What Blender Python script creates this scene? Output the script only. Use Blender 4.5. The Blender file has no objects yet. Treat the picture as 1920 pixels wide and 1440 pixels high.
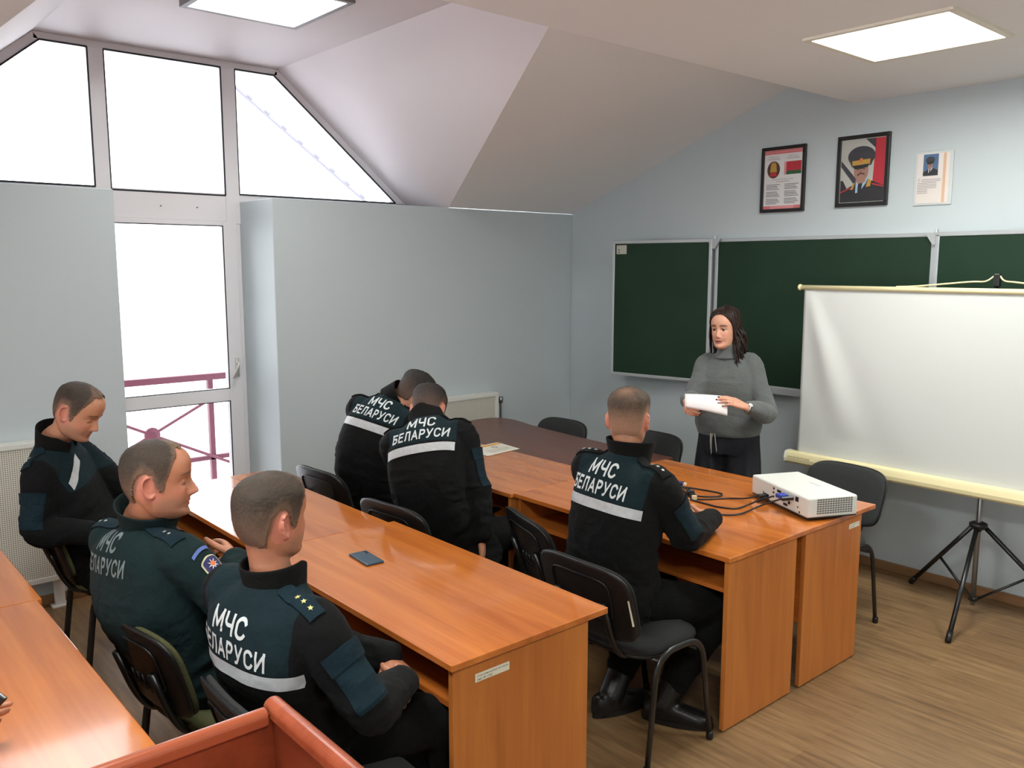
import bpy, bmesh, math, random
import numpy as np
from mathutils import Vector, Matrix
from mathutils.bvhtree import BVHTree
random.seed(7); np.random.seed(7)
PI = math.pi
S = bpy.context.scene
COL = S.collection

# ------------------------------------------------------------------ camera
cam_d = bpy.data.cameras.new('camera'); cam = bpy.data.objects.new('camera', cam_d); COL.objects.link(cam)
F_PX = 1608.367
cam_d.sensor_fit = 'HORIZONTAL'; cam_d.sensor_width = 36.0; cam_d.lens = F_PX * 36.0 / 1920.0
cam_d.clip_start = 0.05; cam_d.clip_end = 200
CAM_LOC = Vector((5.24, -5.204, 1.9))
yaw, pitch, roll = 0.857607, 0.136254, -0.000719
fw = Vector((-math.sin(yaw) * math.cos(pitch), math.cos(yaw) * math.cos(pitch), -math.sin(pitch)))
rt = Vector((math.cos(yaw), math.sin(yaw), 0)); dn = fw.cross(rt)
r2 = math.cos(roll) * rt + math.sin(roll) * dn; d2 = -math.sin(roll) * rt + math.cos(roll) * dn
Mx = Matrix((r2, -d2, -fw)).transposed().to_4x4(); Mx.translation = CAM_LOC
cam.matrix_world = Mx
S.camera = cam

# ------------------------------------------------------------------ view, world, lights
S.view_settings.view_transform = 'Standard'
S.view_settings.look = 'None'
S.view_settings.gamma = 1.0
S.view_settings.use_curve_mapping = False
S.view_settings.exposure = 0.45
S.cycles.use_denoising = True
S.cycles.max_bounces = 10
S.cycles.diffuse_bounces = 6
S.cycles.sample_clamp_indirect = 6.0
W = bpy.data.worlds.new('overcast_sky'); S.world = W; W.use_nodes = True
bg = W.node_tree.nodes['Background']
bg.inputs['Color'].default_value = (0.96, 0.97, 1.0, 1); bg.inputs['Strength'].default_value = 4.2
LAMP_W = 24.0          # watts of each ceiling panel
LAMP_COL = (0.97, 1.0, 0.95)

# ------------------------------------------------------------------ materials
def srgb(r, g, b):
    f = lambda c: (c / 255 / 12.92) if c / 255 <= 0.04045 else ((c / 255 + 0.055) / 1.055) ** 2.4
    return (f(r), f(g), f(b), 1)
MATS = {}
def mat(name, col=(200, 200, 200), rough=0.5, metal=0.0, spec=0.5, bump=None, noise=None, coat=0.0, sheen=0.0, sss=0.0):
    """bump=(scale,strength)  noise=(scale, amount, stretch xyz)"""
    if name in MATS: return MATS[name]
    m = bpy.data.materials.new(name); m.use_nodes = True; nt = m.node_tree; b = nt.nodes['Principled BSDF']
    c = srgb(*col)
    b.inputs['Base Color'].default_value = c; b.inputs['Roughness'].default_value = rough
    b.inputs['Metallic'].default_value = metal; b.inputs['Specular IOR Level'].default_value = spec
    b.inputs['Coat Weight'].default_value = coat; b.inputs['Sheen Weight'].default_value = sheen
    b.inputs['Sheen Roughness'].default_value = 0.5
    if sss: b.inputs['Subsurface Weight'].default_value = sss; b.inputs['Subsurface Radius'].default_value = (0.012, 0.004, 0.002)
    if noise or bump:
        tc = nt.nodes.new('ShaderNodeTexCoord'); mp = nt.nodes.new('ShaderNodeMapping'); nt.links.new(tc.outputs['Object'], mp.inputs['Vector'])
    if noise:
        mp.inputs['Scale'].default_value = noise[2] if len(noise) > 2 else (1, 1, 1)
        n = nt.nodes.new('ShaderNodeTexNoise'); n.inputs['Scale'].default_value = noise[0]; n.inputs['Detail'].default_value = 4
        nt.links.new(mp.outputs['Vector'], n.inputs['Vector'])
        mr = nt.nodes.new('ShaderNodeMapRange'); mr.inputs['From Min'].default_value = 0.3; mr.inputs['From Max'].default_value = 0.7
        mr.inputs['To Min'].default_value = 1 - noise[1]; mr.inputs['To Max'].default_value = 1 + noise[1]
        nt.links.new(n.outputs['Fac'], mr.inputs['Value'])
        mx = nt.nodes.new('ShaderNodeVectorMath'); mx.operation = 'SCALE'; mx.inputs[0].default_value = c[:3]
        nt.links.new(mr.outputs['Result'], mx.inputs['Scale']); nt.links.new(mx.outputs['Vector'], b.inputs['Base Color'])
    if bump:
        n2 = nt.nodes.new('ShaderNodeTexNoise'); n2.inputs['Scale'].default_value = bump[0]; n2.inputs['Detail'].default_value = 5
        nt.links.new(tc.outputs['Object'], n2.inputs['Vector'])
        bp = nt.nodes.new('ShaderNodeBump'); bp.inputs['Strength'].default_value = bump[1]; bp.inputs['Distance'].default_value = 0.01
        nt.links.new(n2.outputs['Fac'], bp.inputs['Height']); nt.links.new(bp.outputs['Normal'], b.inputs['Normal'])
    MATS[name] = m
    return m

def wood(name, dark, light, axis, rough=0.3, scale=1.0, coat=0.0):
    if name in MATS: return MATS[name]
    m = bpy.data.materials.new(name); m.use_nodes = True; nt = m.node_tree; b = nt.nodes['Principled BSDF']
    N = nt.nodes.new; L = nt.links.new
    tc = N('ShaderNodeTexCoord'); mp = N('ShaderNodeMapping'); L(tc.outputs['Object'], mp.inputs['Vector'])
    sc = [9.0 * scale] * 3; sc[axis] = 0.75 * scale; mp.inputs['Scale'].default_value = sc
    n1 = N('ShaderNodeTexNoise'); n1.inputs['Scale'].default_value = 1.0; n1.inputs['Detail'].default_value = 5; n1.inputs['Distortion'].default_value = 0.6
    L(mp.outputs['Vector'], n1.inputs['Vector'])
    mp2 = N('ShaderNodeMapping'); L(tc.outputs['Object'], mp2.inputs['Vector'])
    sc2 = [70.0 * scale] * 3; sc2[axis] = 2.5 * scale; mp2.inputs['Scale'].default_value = sc2
    n2 = N('ShaderNodeTexNoise'); n2.inputs['Scale'].default_value = 1.0; n2.inputs['Detail'].default_value = 3
    L(mp2.outputs['Vector'], n2.inputs['Vector'])
    ad = N('ShaderNodeMath'); ad.operation = 'MULTIPLY_ADD'; ad.inputs[1].default_value = 0.3; L(n2.outputs['Fac'], ad.inputs[0]); L(n1.outputs['Fac'], ad.inputs[2])
    cr = N('ShaderNodeValToRGB'); cr.color_ramp.elements[0].position = 0.45; cr.color_ramp.elements[1].position = 0.85
    cr.color_ramp.elements[0].color = srgb(*dark); cr.color_ramp.elements[1].color = srgb(*light)
    L(ad.outputs[0], cr.inputs['Fac']); L(cr.outputs['Color'], b.inputs['Base Color'])
    b.inputs['Roughness'].default_value = rough; b.inputs['Coat Weight'].default_value = coat; b.inputs['Coat Roughness'].default_value = 0.07
    MATS[name] = m
    return m

WOODX = wood('alder_laminate_lengthwise', (170, 89, 33), (207, 122, 52), 0, 0.17, coat=0.6)
WOODZ = wood('alder_laminate_upright', (166, 94, 40), (197, 120, 55), 2, 0.33)
WOODY = wood('alder_laminate_crosswise', (160, 84, 36), (190, 108, 52), 1, 0.3)
BROWNX = wood('walnut_laminate', (84, 46, 36), (104, 60, 46), 0, 0.3)
CHERRY = wood('cherry_veneer', (104, 44, 24), (130, 58, 32), 0, 0.3)
CHERRYR = wood('cherry_moulding', (126, 56, 34), (150, 74, 46), 1, 0.22, coat=0.35)
WALL = mat('pale_blue_paint', (184, 193, 196), 0.5, bump=(60, 0.04))
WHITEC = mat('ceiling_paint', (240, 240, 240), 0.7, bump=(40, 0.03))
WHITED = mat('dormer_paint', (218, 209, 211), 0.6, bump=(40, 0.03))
PVC = mat('white_pvc', (234, 232, 235), 0.3)
GASKET = mat('dark_gasket', (40, 40, 48), 0.6)
BLACKP = mat('black_plastic', (22, 22, 23), 0.36, bump=(220, 0.15))
BLACKM = mat('black_enamel_tube', (18, 18, 19), 0.3, spec=0.6)
BLACKF = mat('black_fabric', (26, 27, 27), 0.95, bump=(500, 0.3))
GREYF = mat('charcoal_fabric', (44, 46, 46), 0.95, noise=(400, 0.25), bump=(500, 0.3))
OLIVEF = mat('olive_fabric', (74, 74, 44), 0.95, noise=(300, 0.25), bump=(500, 0.3))
STEEL = mat('grey_steel', (150, 150, 152), 0.35, 0.9)
ALU = mat('aluminium_trim', (188, 192, 194), 0.38, 0.55)
WHITEP = mat('white_plastic', (208, 208, 202), 0.38)
CREAM = mat('cream_enamel', (226, 214, 168), 0.4)
PAPER = mat('white_paper', (226, 224, 226), 0.7)
BLACK = mat('matt_black', (14, 14, 15), 0.6)
RUBBER = mat('cable_rubber', (26, 22, 22), 0.45)

# ------------------------------------------------------------------ mesh helpers
class MB:
    def __init__(s): s.v = []; s.f = []; s.m = []; s.cur = 0
    def add(s, vs, fs):
        o = len(s.v); s.v += [tuple(v) for v in vs]
        for f in fs: s.f.append(tuple(i + o for i in f)); s.m.append(s.cur)
        return s
    def box(s, x0, x1, y0, y1, z0, z1):
        v = [(x, y, z) for x in (x0, x1) for y in (y0, y1) for z in (z0, z1)]
        return s.add(v, [(0, 1, 3, 2), (4, 6, 7, 5), (0, 4, 5, 1), (2, 3, 7, 6), (0, 2, 6, 4), (1, 5, 7, 3)])
    def obox(s, c, ax, ay, az, hx, hy, hz):
        c = Vector(c); ax = Vector(ax).normalized() * hx; ay = Vector(ay).normalized() * hy; az = Vector(az).normalized() * hz
        v = [c + i * ax + j * ay + k * az for i in (-1, 1) for j in (-1, 1) for k in (-1, 1)]
        return s.add(v, [(0, 1, 3, 2), (4, 6, 7, 5), (0, 4, 5, 1), (2, 3, 7, 6), (0, 2, 6, 4), (1, 5, 7, 3)])
    def prism(s, pts, off):
        """planar polygon pts (3D) extruded by the vector off"""
        n = len(pts); off = Vector(off); a = [Vector(p) for p in pts]; b = [p + off for p in a]
        fs = [tuple(range(n)), tuple(range(2 * n - 1, n - 1, -1))]
        for i in range(n): j = (i + 1) % n; fs.append((i, i + n, j + n, j))
        return s.add(a + b, fs)
    def tube(s, pts, r, n=10, flat=None, cap=True, closed=False):
        """tube along points; r number or list; flat=(vector,factor) squashes the section along a vector"""
        P = [Vector(p) for p in pts]; k = len(P)
        R = r if isinstance(r, (list, tuple)) else [r] * k
        rings = []; prev = None
        for i in range(k):
            if closed: t = P[(i + 1) % k] - P[i - 1]
            else: t = P[min(i + 1, k - 1)] - P[max(i - 1, 0)]
            t.normalize()
            if prev is None:
                a = Vector((0, 0, 1)) if abs(t.z) < 0.9 else Vector((1, 0, 0))
                u = t.cross(a).normalized()
            else:
                u = (prev - t * prev.dot(t)); u.normalize()
            prev = u; w = t.cross(u)
            ring = []
            for j in range(n):
                a = 2 * PI * j / n; o = (u * math.cos(a) + w * math.sin(a)) * R[i]
                if flat: fv = Vector(flat[0]).normalized(); o = o - fv * (o.dot(fv) * (1 - flat[1]))
                ring.append(P[i] + o)
            rings.append(ring)
        vs = [q for g in rings for q in g]; fs = []
        for i in range(k if closed else k - 1):
            i2 = (i + 1) % k
            for j in range(n): fs.append((i * n + j, i * n + (j + 1) % n, i2 * n + (j + 1) % n, i2 * n + j))
        if cap and not closed: fs += [tuple(range(n - 1, -1, -1)), tuple(range((k - 1) * n, k * n))]
        return s.add(vs, fs)
    def lathe(s, prof, c=(0, 0, 0), axis=(0, 0, 1), n=24):
        az = Vector(axis).normalized(); a = Vector((1, 0, 0)) if abs(az.x) < 0.9 else Vector((0, 1, 0))
        u = az.cross(a).normalized(); w = az.cross(u); c = Vector(c)
        vs = [c + az * h + (u * math.cos(2 * PI * j / n) + w * math.sin(2 * PI * j / n)) * max(r, 1e-5) for (r, h) in prof for j in range(n)]
        k = len(prof); fs = []
        for i in range(k - 1):
            for j in range(n): fs.append((i * n + j, i * n + (j + 1) % n, (i + 1) * n + (j + 1) % n, (i + 1) * n + j))
        fs += [tuple(range(n - 1, -1, -1)), tuple(range((k - 1) * n, k * n))]
        return s.add(vs, fs)
    def grid(s, P, closed_u=False):
        """P[i][j] points"""
        a, b = len(P), len(P[0]); vs = [q for row in P for q in row]; fs = []
        for i in range(a - 1):
            for j in range(b if closed_u else b - 1): fs.append((i * b + j, i * b + (j + 1) % b, (i + 1) * b + (j + 1) % b, (i + 1) * b + j))
        return s.add(vs, fs)
    def build(s, name, mats, parent=None, loc=None, smooth=False, bevel=0, seg=2, fixn=True):
        me = bpy.data.meshes.new(name)
        o3 = Vector((0, 0, 0))
        if loc is not None: o3 = Vector(loc)
        else:
            q = parent
            while q is not None and not q.get('_local'): o3 = o3 + q.location; q = q.parent
        me.from_pydata([tuple(Vector(v) - o3) for v in s.v], [], s.f)
        if not isinstance(mats, (list, tuple)): mats = [mats]
        for m in mats: me.materials.append(m)
        for p, mi in zip(me.polygons, s.m): p.material_index = mi; p.use_smooth = smooth
        if fixn:
            bm = bmesh.new(); bm.from_mesh(me); bmesh.ops.recalc_face_normals(bm, faces=bm.faces); bm.to_mesh(me); bm.free()
        o = bpy.data.objects.new(name, me); COL.objects.link(o)
        if parent is not None: o.parent = parent
        elif loc is not None: o.location = loc
        if bevel:
            b = o.modifiers.new('edge', 'BEVEL'); b.width = bevel; b.segments = seg; b.limit_method = 'ANGLE'; b.angle_limit = 0.7
        return o

def tag(o, label, cat, group=None, kind=None):
    o['label'] = label; o['category'] = cat
    if group: o['group'] = group
    if kind: o['kind'] = kind
    return o
def thing(name, label, cat, loc=(0, 0, 0), rz=0.0, group=None, local=False):
    """Empty at the base of a thing; parts are built in world space unless local"""
    o = bpy.data.objects.new(name, None); COL.objects.link(o); o.location = loc; o.rotation_euler = (0, 0, rz)
    o.empty_display_size = 0.1
    if local: o['_local'] = 1
    tag(o, label, cat, group); return o
def struct(o): o['kind'] = 'structure'; return o
def copy_tree(o, parent=None):
    c = o.copy(); COL.objects.link(c); c.parent = parent
    for ch in list(o.children): copy_tree(ch, c)
    return c
def arc(c, r, a0, a1, n, u, v):
    c = Vector(c); u = Vector(u); v = Vector(v)
    return [c + (u * math.cos(a0 + (a1 - a0) * i / n) + v * math.sin(a0 + (a1 - a0) * i / n)) * r for i in range(n + 1)]
def fillet(pts, r, n=5):
    """round the inner corners of a polyline"""
    P = [Vector(p) for p in pts]; out = [P[0]]
    for i in range(1, len(P) - 1):
        a = (P[i - 1] - P[i]); b = (P[i + 1] - P[i]); d = min(r, a.length * 0.49, b.length * 0.49)
        a.normalize(); b.normalize(); s0 = P[i] + a * d; s1 = P[i] + b * d
        for k in range(n + 1):
            t = k / n; out.append(s0 * (1 - t) ** 2 + P[i] * 2 * t * (1 - t) + s1 * t * t)
    out.append(P[-1]); return out
def spline(pts, n=6):
    P = [Vector(p) for p in pts]; P = [2 * P[0] - P[1]] + P + [2 * P[-1] - P[-2]]; out = []
    for i in range(1, len(P) - 2):
        for k in range(n):
            t = k / n; a, b, c, d = P[i - 1], P[i], P[i + 1], P[i + 2]
            out.append(0.5 * (2 * b + (c - a) * t + (2 * a - 5 * b + 4 * c - d) * t * t + (3 * b - a - 3 * c + d) * t ** 3))
    out.append(P[-2]); return out
def text_mesh(body, size=1.0, thick=0.0):
    cu = bpy.data.curves.new('t', 'FONT'); cu.body = body; cu.size = size; cu.offset = thick; cu.resolution_u = 3
    o = bpy.data.objects.new('t', cu); COL.objects.link(o)
    dg = bpy.context.evaluated_depsgraph_get(); me = bpy.data.meshes.new_from_object(o.evaluated_get(dg))
    V = [Vector(v.co) for v in me.vertices]; Fs = [tuple(p.vertices) for p in me.polygons]
    bpy.data.objects.remove(o); bpy.data.curves.remove(cu); bpy.data.meshes.remove(me)
    x0 = min(v.x for v in V); x1 = max(v.x for v in V); y0 = min(v.y for v in V); y1 = max(v.y for v in V)
    return V, Fs, (x0, x1, y0, y1)
def flat_text(mb, body, c, ux, uy, w=None, h=None, off=(0, 0, 0), thick=0.0):
    """text centred at c in the plane ux,uy; fitted to width w and height h"""
    V, Fs, (x0, x1, y0, y1) = text_mesh(body, 1.0, thick)
    sx = (w / (x1 - x0)) if w else None; sy = (h / (y1 - y0)) if h else None
    sx = sx or sy; sy = sy or sx; ux = Vector(ux); uy = Vector(uy); c = Vector(c) + Vector(off)
    mb.add([c + ux * ((v.x - (x0 + x1) / 2) * sx) + uy * ((v.y - (y0 + y1) / 2) * sy) for v in V], Fs)

# ------------------------------------------------------------------ the room
ZK, XF, ZC, ZD = 2.335, 2.46, 2.906, 3.251       # knee wall top, edge of flat ceiling, flat ceiling, dormer ceiling
SL = 0.365
RX, BY = 7.4, -8.4                                # right wall, back wall
yr = lambda z: -2.39 + (ZD - z) / 0.838           # dormer cheeks
yl = lambda z: -6.298 - yr(z)
def floor_mat():
    m = bpy.data.materials.new('oak_laminate_floor'); m.use_nodes = True; nt = m.node_tree; b = nt.nodes['Principled BSDF']; N = nt.nodes.new; L = nt.links.new
    tc = N('ShaderNodeTexCoord'); br = N('ShaderNodeTexBrick'); L(tc.outputs['Object'], br.inputs['Vector'])
    br.inputs['Scale'].default_value = 1.0; br.inputs['Brick Width'].default_value = 0.9; br.inputs['Row Height'].default_value = 0.125
    br.inputs['Mortar Size'].default_value = 0.0012; br.inputs['Mortar Smooth'].default_value = 0.3; br.inputs['Bias'].default_value = 0.0
    br.inputs['Color1'].default_value = (0, 0, 0, 1); br.inputs['Color2'].default_value = (1, 1, 1, 1); br.inputs['Mortar'].default_value = (0.25, 0.25, 0.25, 1)
    br.offset = 0.37
    mp = N('ShaderNodeMapping'); L(tc.outputs['Object'], mp.inputs['Vector']); mp.inputs['Scale'].default_value = (3.0, 34, 1)
    n = N('ShaderNodeTexNoise'); n.inputs['Scale'].default_value = 1.0; n.inputs['Detail'].default_value = 6; n.inputs['Roughness'].default_value = 0.65; L(mp.outputs['Vector'], n.inputs['Vector'])
    n2 = N('ShaderNodeTexNoise'); n2.inputs['Scale'].default_value = 1.3; L(tc.outputs['Object'], n2.inputs['Vector'])
    a = N('ShaderNodeMath'); a.operation = 'MULTIPLY_ADD'; a.inputs[1].default_value = 0.13; L(br.outputs['Color'], a.inputs[0]); L(n.outputs['Fac'], a.inputs[2])
    a2 = N('ShaderNodeMath'); a2.operation = 'MULTIPLY_ADD'; a2.inputs[1].default_value = 0.2; L(n2.outputs['Fac'], a2.inputs[0]); L(a.outputs[0], a2.inputs[2])
    cr = N('ShaderNodeValToRGB'); e = cr.color_ramp.elements; e[0].position = 0.36; e[0].color = srgb(88, 65, 43); e[1].position = 0.95; e[1].color = srgb(152, 121, 84)
    q = cr.color_ramp.elements.new(0.62); q.color = srgb(120, 92, 61)
    L(a2.outputs[0], cr.inputs['Fac']); L(cr.outputs['Color'], b.inputs['Base Color']); b.inputs['Roughness'].default_value = 0.42
    return m
struct(MB().box(-0.6, RX + 0.2, BY - 0.2, 0.2, -0.12, 0).build('floor', floor_mat()))
struct(MB().box(-0.6, RX + 0.2, 0.0, 0.2, 0, 3.5).build('wall_front', WALL))
def pierced(name, fixed, a0, a1, holes, axis):
    """wall with window openings: holes = (a,b,z0,z1) along the wall"""
    m = MB(); es = sorted({a0, a1} | {h for q in holes for h in q[:2]})
    def seg(a, b, z0, z1):
        if axis == 'y': m.box(fixed, fixed + 0.2, a, b, z0, z1)
        else: m.box(a, b, fixed - 0.2, fixed, z0, z1)
    for a, b in zip(es[:-1], es[1:]):
        h = [q for q in holes if q[0] <= a and b <= q[1]]
        if h: seg(a, b, 0, h[0][2]); seg(a, b, h[0][3], 3.5)
        else: seg(a, b, 0, 3.5)
    struct(m.build(name, WALL))
WINR = []; ADDED_WINB = [(1.3, 2.5, 0.12, 2.2), (2.9, 4.9, 0.12, 2.6), (5.2, 7.2, 0.12, 2.6)]  # back wall openings are added out of view to brighten the room
pierced('wall_right', RX, BY, 0.0, WINR, 'y'); pierced('wall_back', BY, -0.6, RX + 0.2, ADDED_WINB, 'x')
DY0, DY1 = -3.665, -2.704                         # the door bay through the knee wall
struct(MB().box(-0.6, 0, DY1, 0.0, 0, ZK).box(-0.6, 0, BY, DY0, 0, ZK).build('wall_left', WALL, bevel=0.006))
# flat ceiling with a square hole for each lamp panel
LAMPS = [(3.085, 3.690, -1.59, -0.992), (5.1, 5.7, -1.59, -0.992), (3.085, 3.690, -5.2, -4.6), (5.1, 5.7, -5.2, -4.6)]  # all but the first are unseen panels, added to light the room
cl = MB()
xs = sorted({XF, RX} | {a for l in LAMPS for a in l[:2]}); ys = sorted({BY, 0.0} | {a for l in LAMPS for a in l[2:]})
for i in range(len(xs) - 1):
    for j in range(len(ys) - 1):
        if any(abs(xs[i] - l[0]) < 1e-6 and abs(ys[j] - l[2]) < 1e-6 for l in LAMPS): continue
        cl.add([(xs[i], ys[j], ZC), (xs[i + 1], ys[j], ZC), (xs[i + 1], ys[j + 1], ZC), (xs[i], ys[j + 1], ZC)], [(0, 1, 2, 3)])
cl.box(XF, XF + 0.05, BY, 0.0, ZC + 0.0005, 3.5)
cl.box(XF + 0.05, RX, BY, 0.0, ZC + 0.2, ZC + 0.25)
struct(cl.build('ceiling', WHITEC, fixn=False))
zf = ZK + SL * XF
def slab(pts, off): return MB().prism(pts, off)
struct(slab([(0, yr(ZK), ZK), (0, 0, ZK), (XF, 0, zf), (XF, yr(zf), zf)], (-0.03, 0, 0.1)).build('ceiling', WHITEC))
struct(slab([(0, BY, ZK), (0, yl(ZK), ZK), (XF, yl(zf), zf), (XF, BY, zf)], (-0.03, 0, 0.1)).build('ceiling', WHITEC))
dm = MB()
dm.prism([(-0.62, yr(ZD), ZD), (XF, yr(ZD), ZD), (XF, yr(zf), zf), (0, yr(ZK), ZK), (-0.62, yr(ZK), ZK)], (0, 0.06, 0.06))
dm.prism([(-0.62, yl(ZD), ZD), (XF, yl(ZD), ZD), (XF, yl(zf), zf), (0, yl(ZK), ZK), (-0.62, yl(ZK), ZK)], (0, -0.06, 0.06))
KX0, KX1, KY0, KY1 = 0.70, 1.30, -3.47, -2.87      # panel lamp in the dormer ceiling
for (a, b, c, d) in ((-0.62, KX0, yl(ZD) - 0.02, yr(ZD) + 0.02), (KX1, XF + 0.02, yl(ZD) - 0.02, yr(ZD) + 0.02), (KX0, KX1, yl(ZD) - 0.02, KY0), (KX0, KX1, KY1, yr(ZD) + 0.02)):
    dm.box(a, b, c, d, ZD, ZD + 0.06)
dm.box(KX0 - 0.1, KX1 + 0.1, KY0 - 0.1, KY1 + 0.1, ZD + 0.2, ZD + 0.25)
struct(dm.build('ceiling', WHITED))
SKIRT = wood('oak_skirting', (120, 88, 58), (150, 112, 76), 0, 0.4)
struct(MB().box(0.0, RX, -0.016, 0.0, 0, 0.058).build('baseboard_front', SKIRT, bevel=0.004))
struct(MB().box(0.0, 0.016, DY1, -0.016, 0, 0.058).box(0.0, 0.016, BY, DY0, 0, 0.058).build('baseboard_left', SKIRT, bevel=0.004))

# --- window in the dormer gable and the balcony door below it
GLASS = bpy.data.materials.new('window_glass'); GLASS.use_nodes = True
nt = GLASS.node_tree; nt.nodes.remove(nt.nodes['Principled BSDF'])
tr = nt.nodes.new('ShaderNodeBsdfTransparent'); tr.inputs['Color'].default_value = (0.97, 0.98, 0.98, 1); gl = nt.nodes.new('ShaderNodeBsdfGlossy'); gl.inputs['Roughness'].default_value = 0.03
fr = nt.nodes.new('ShaderNodeFresnel'); fr.inputs['IOR'].default_value = 1.35; mx = nt.nodes.new('ShaderNodeMixShader')
nt.links.new(fr.outputs[0], mx.inputs[0]); nt.links.new(tr.outputs[0], mx.inputs[1]); nt.links.new(gl.outputs[0], mx.inputs[2]); nt.links.new(mx.outputs[0], nt.nodes['Material Output'].inputs['Surface'])
XW = -0.50
win = thing('window_1', 'white framed trapezoid window in the dormer above the balcony door', 'window', (XW, -3.15, ZK)); struct(win)
fd = (-0.07, 0, 0)
fm = MB()
def bar(p, q, w, side, mb=fm):
    """flat frame bar from p to q (y,z) with its width w to one side"""
    p = Vector((XW, p[0], p[1])); q = Vector((XW, q[0], q[1])); d = (q - p).normalized(); n = Vector((0, -d.z, d.y)) * side * w
    mb.prism([p, q, q + n, p + n], fd)
TL, TR, BR, BL = (yl(ZD), ZD), (yr(ZD), ZD), (yr(ZK), ZK), (yl(ZK), ZK)
bar(TL, TR, 0.045, -1); bar(TR, BR, 0.055, -1); bar(BL, TL, 0.055, -1); bar(BL, BR, 0.05, 1)
MUL = [(-3.620, -3.528), (-2.800, -2.702)]
for a, b in MUL: fm.box(XW - 0.07, XW + 0.008, a, b, ZK - 0.15, ZD - 0.04)
fm.box(XW - 0.07, XW + 0.006, MUL[0][1], MUL[1][0], 2.20, 2.372)
fm.build('window_frame', PVC, win, bevel=0.004)
gm = MB()
def gasket(poly):
    for i in range(len(poly)):
        p = Vector((XW + 0.004, poly[i][0], poly[i][1])); q = Vector((XW + 0.004, poly[(i + 1) % len(poly)][0], poly[(i + 1) % len(poly)][1]))
        gm.tube([p, q], 0.006, 6)
def pane(poly, par, nm='pane'):
    MB().prism([(XW - 0.035, y, z) for y, z in poly], (-0.006, 0, 0)).build(nm, GLASS, par)
zt = ZD - 0.045; k = 0.055 * 1.55
panes = [[(MUL[0][0], ZK + .05), (MUL[0][0], zt), (yl(zt) + k, zt), (yl(ZK + .05) + k, ZK + .05)],
         [(MUL[0][1], 2.372), (MUL[0][1], zt), (MUL[1][0], zt), (MUL[1][0], 2.372)],
         [(MUL[1][1], ZK + .05), (MUL[1][1], zt), (yr(zt) - k, zt), (yr(ZK + .05) - k, ZK + .05)]]
for p in panes: gasket(p); pane(p, win)
gm.build('gasket', GASKET, win)
door = thing('door_1', 'white glazed balcony door below the dormer window', 'door', (XW, -3.18, 0)); struct(door)
dmf = MB(); xd = XW + 0.012
dmf.box(XW - 0.07, XW, DY1 - 0.03, DY1, 0, 2.2).box(XW - 0.07, XW, DY0, DY0 + 0.03, 0, 2.2)
dmf.box(XW - 0.06, xd, DY0 + 0.03, DY0 + 0.13, 0.03, 2.2).box(XW - 0.06, xd, DY1 - 0.125, DY1 - 0.03, 0.03, 2.2)
dmf.box(XW - 0.06, xd, DY0 + 0.13, DY1 - 0.125, 2.17, 2.2).box(XW - 0.06, xd, DY0 + 0.13, DY1 - 0.125, 0.975, 1.06).box(XW - 0.06, xd, DY0 + 0.13, DY1 - 0.125, 0.03, 0.14)
dmf.build('door_frame', PVC, door, bevel=0.004)
gm = MB()
for z0, z1 in ((1.06, 2.17), (0.14, 0.975)):
    poly = [(DY0 + 0.13, z0), (DY0 + 0.13, z1), (DY1 - 0.125, z1), (DY1 - 0.125, z0)]
    gasket(poly); pane(poly, door)
gm.build('gasket', GASKET, door)
hy = DY1 - 0.072
hm = MB().box(xd, xd + 0.012, hy - 0.012, hy + 0.012, 1.14, 1.27)
hm.tube(fillet([(xd, hy, 1.235), (xd + 0.045, hy, 1.235), (xd + 0.05, hy - 0.05, 1.135)], 0.015), 0.008, 8)
hm.build('door_handle', WHITEP, door, smooth=True)
tm = MB()
for yy in (-3.235, -3.0): tm.lathe([(0.004, 0), (0.004, 0.012), (0.001, 0.014)], (XW + 0.006, yy, 2.285), (1, 0, 0), 8)
tm.build('screw', STEEL, win)

for i, (a, b, z0, z1) in enumerate(WINR + ADDED_WINB):            # unseen windows added behind the camera to let in more daylight
    rr_ = i < len(WINR); o3 = (RX + 0.1, (a + b) / 2, z0) if rr_ else ((a + b) / 2, BY - 0.1, z0)
    w_ = thing('window_%d' % (i + 2), 'white framed unseen window added for daylight in the %s' % ('right wall' if rr_ else 'back wall'), 'window', o3); struct(w_); m = MB(); g = MB(); mid = (a + b) / 2
    for (p, q, y0, y1) in ((a, a + .06, z0, z1), (b - .06, b, z0, z1), (mid - .05, mid + .05, z0, z1), (a, b, z0, z0 + .06), (a, b, z1 - .06, z1)):
        if rr_: m.box(RX + .06, RX + .13, p, q, y0, y1)
        else: m.box(p, q, BY - .13, BY - .06, y0, y1)
    m.build('window_frame', PVC, w_)
    for p, q in ((a + .05, mid - .04), (mid + .04, b - .05)):
        g = MB()
        if rr_: g.box(RX + .09, RX + .096, p, q, z0 + .05, z1 - .05)
        else: g.box(p, q, BY - .096, BY - .09, z0 + .05, z1 - .05)
        g.build('pane', GLASS, w_)

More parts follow.
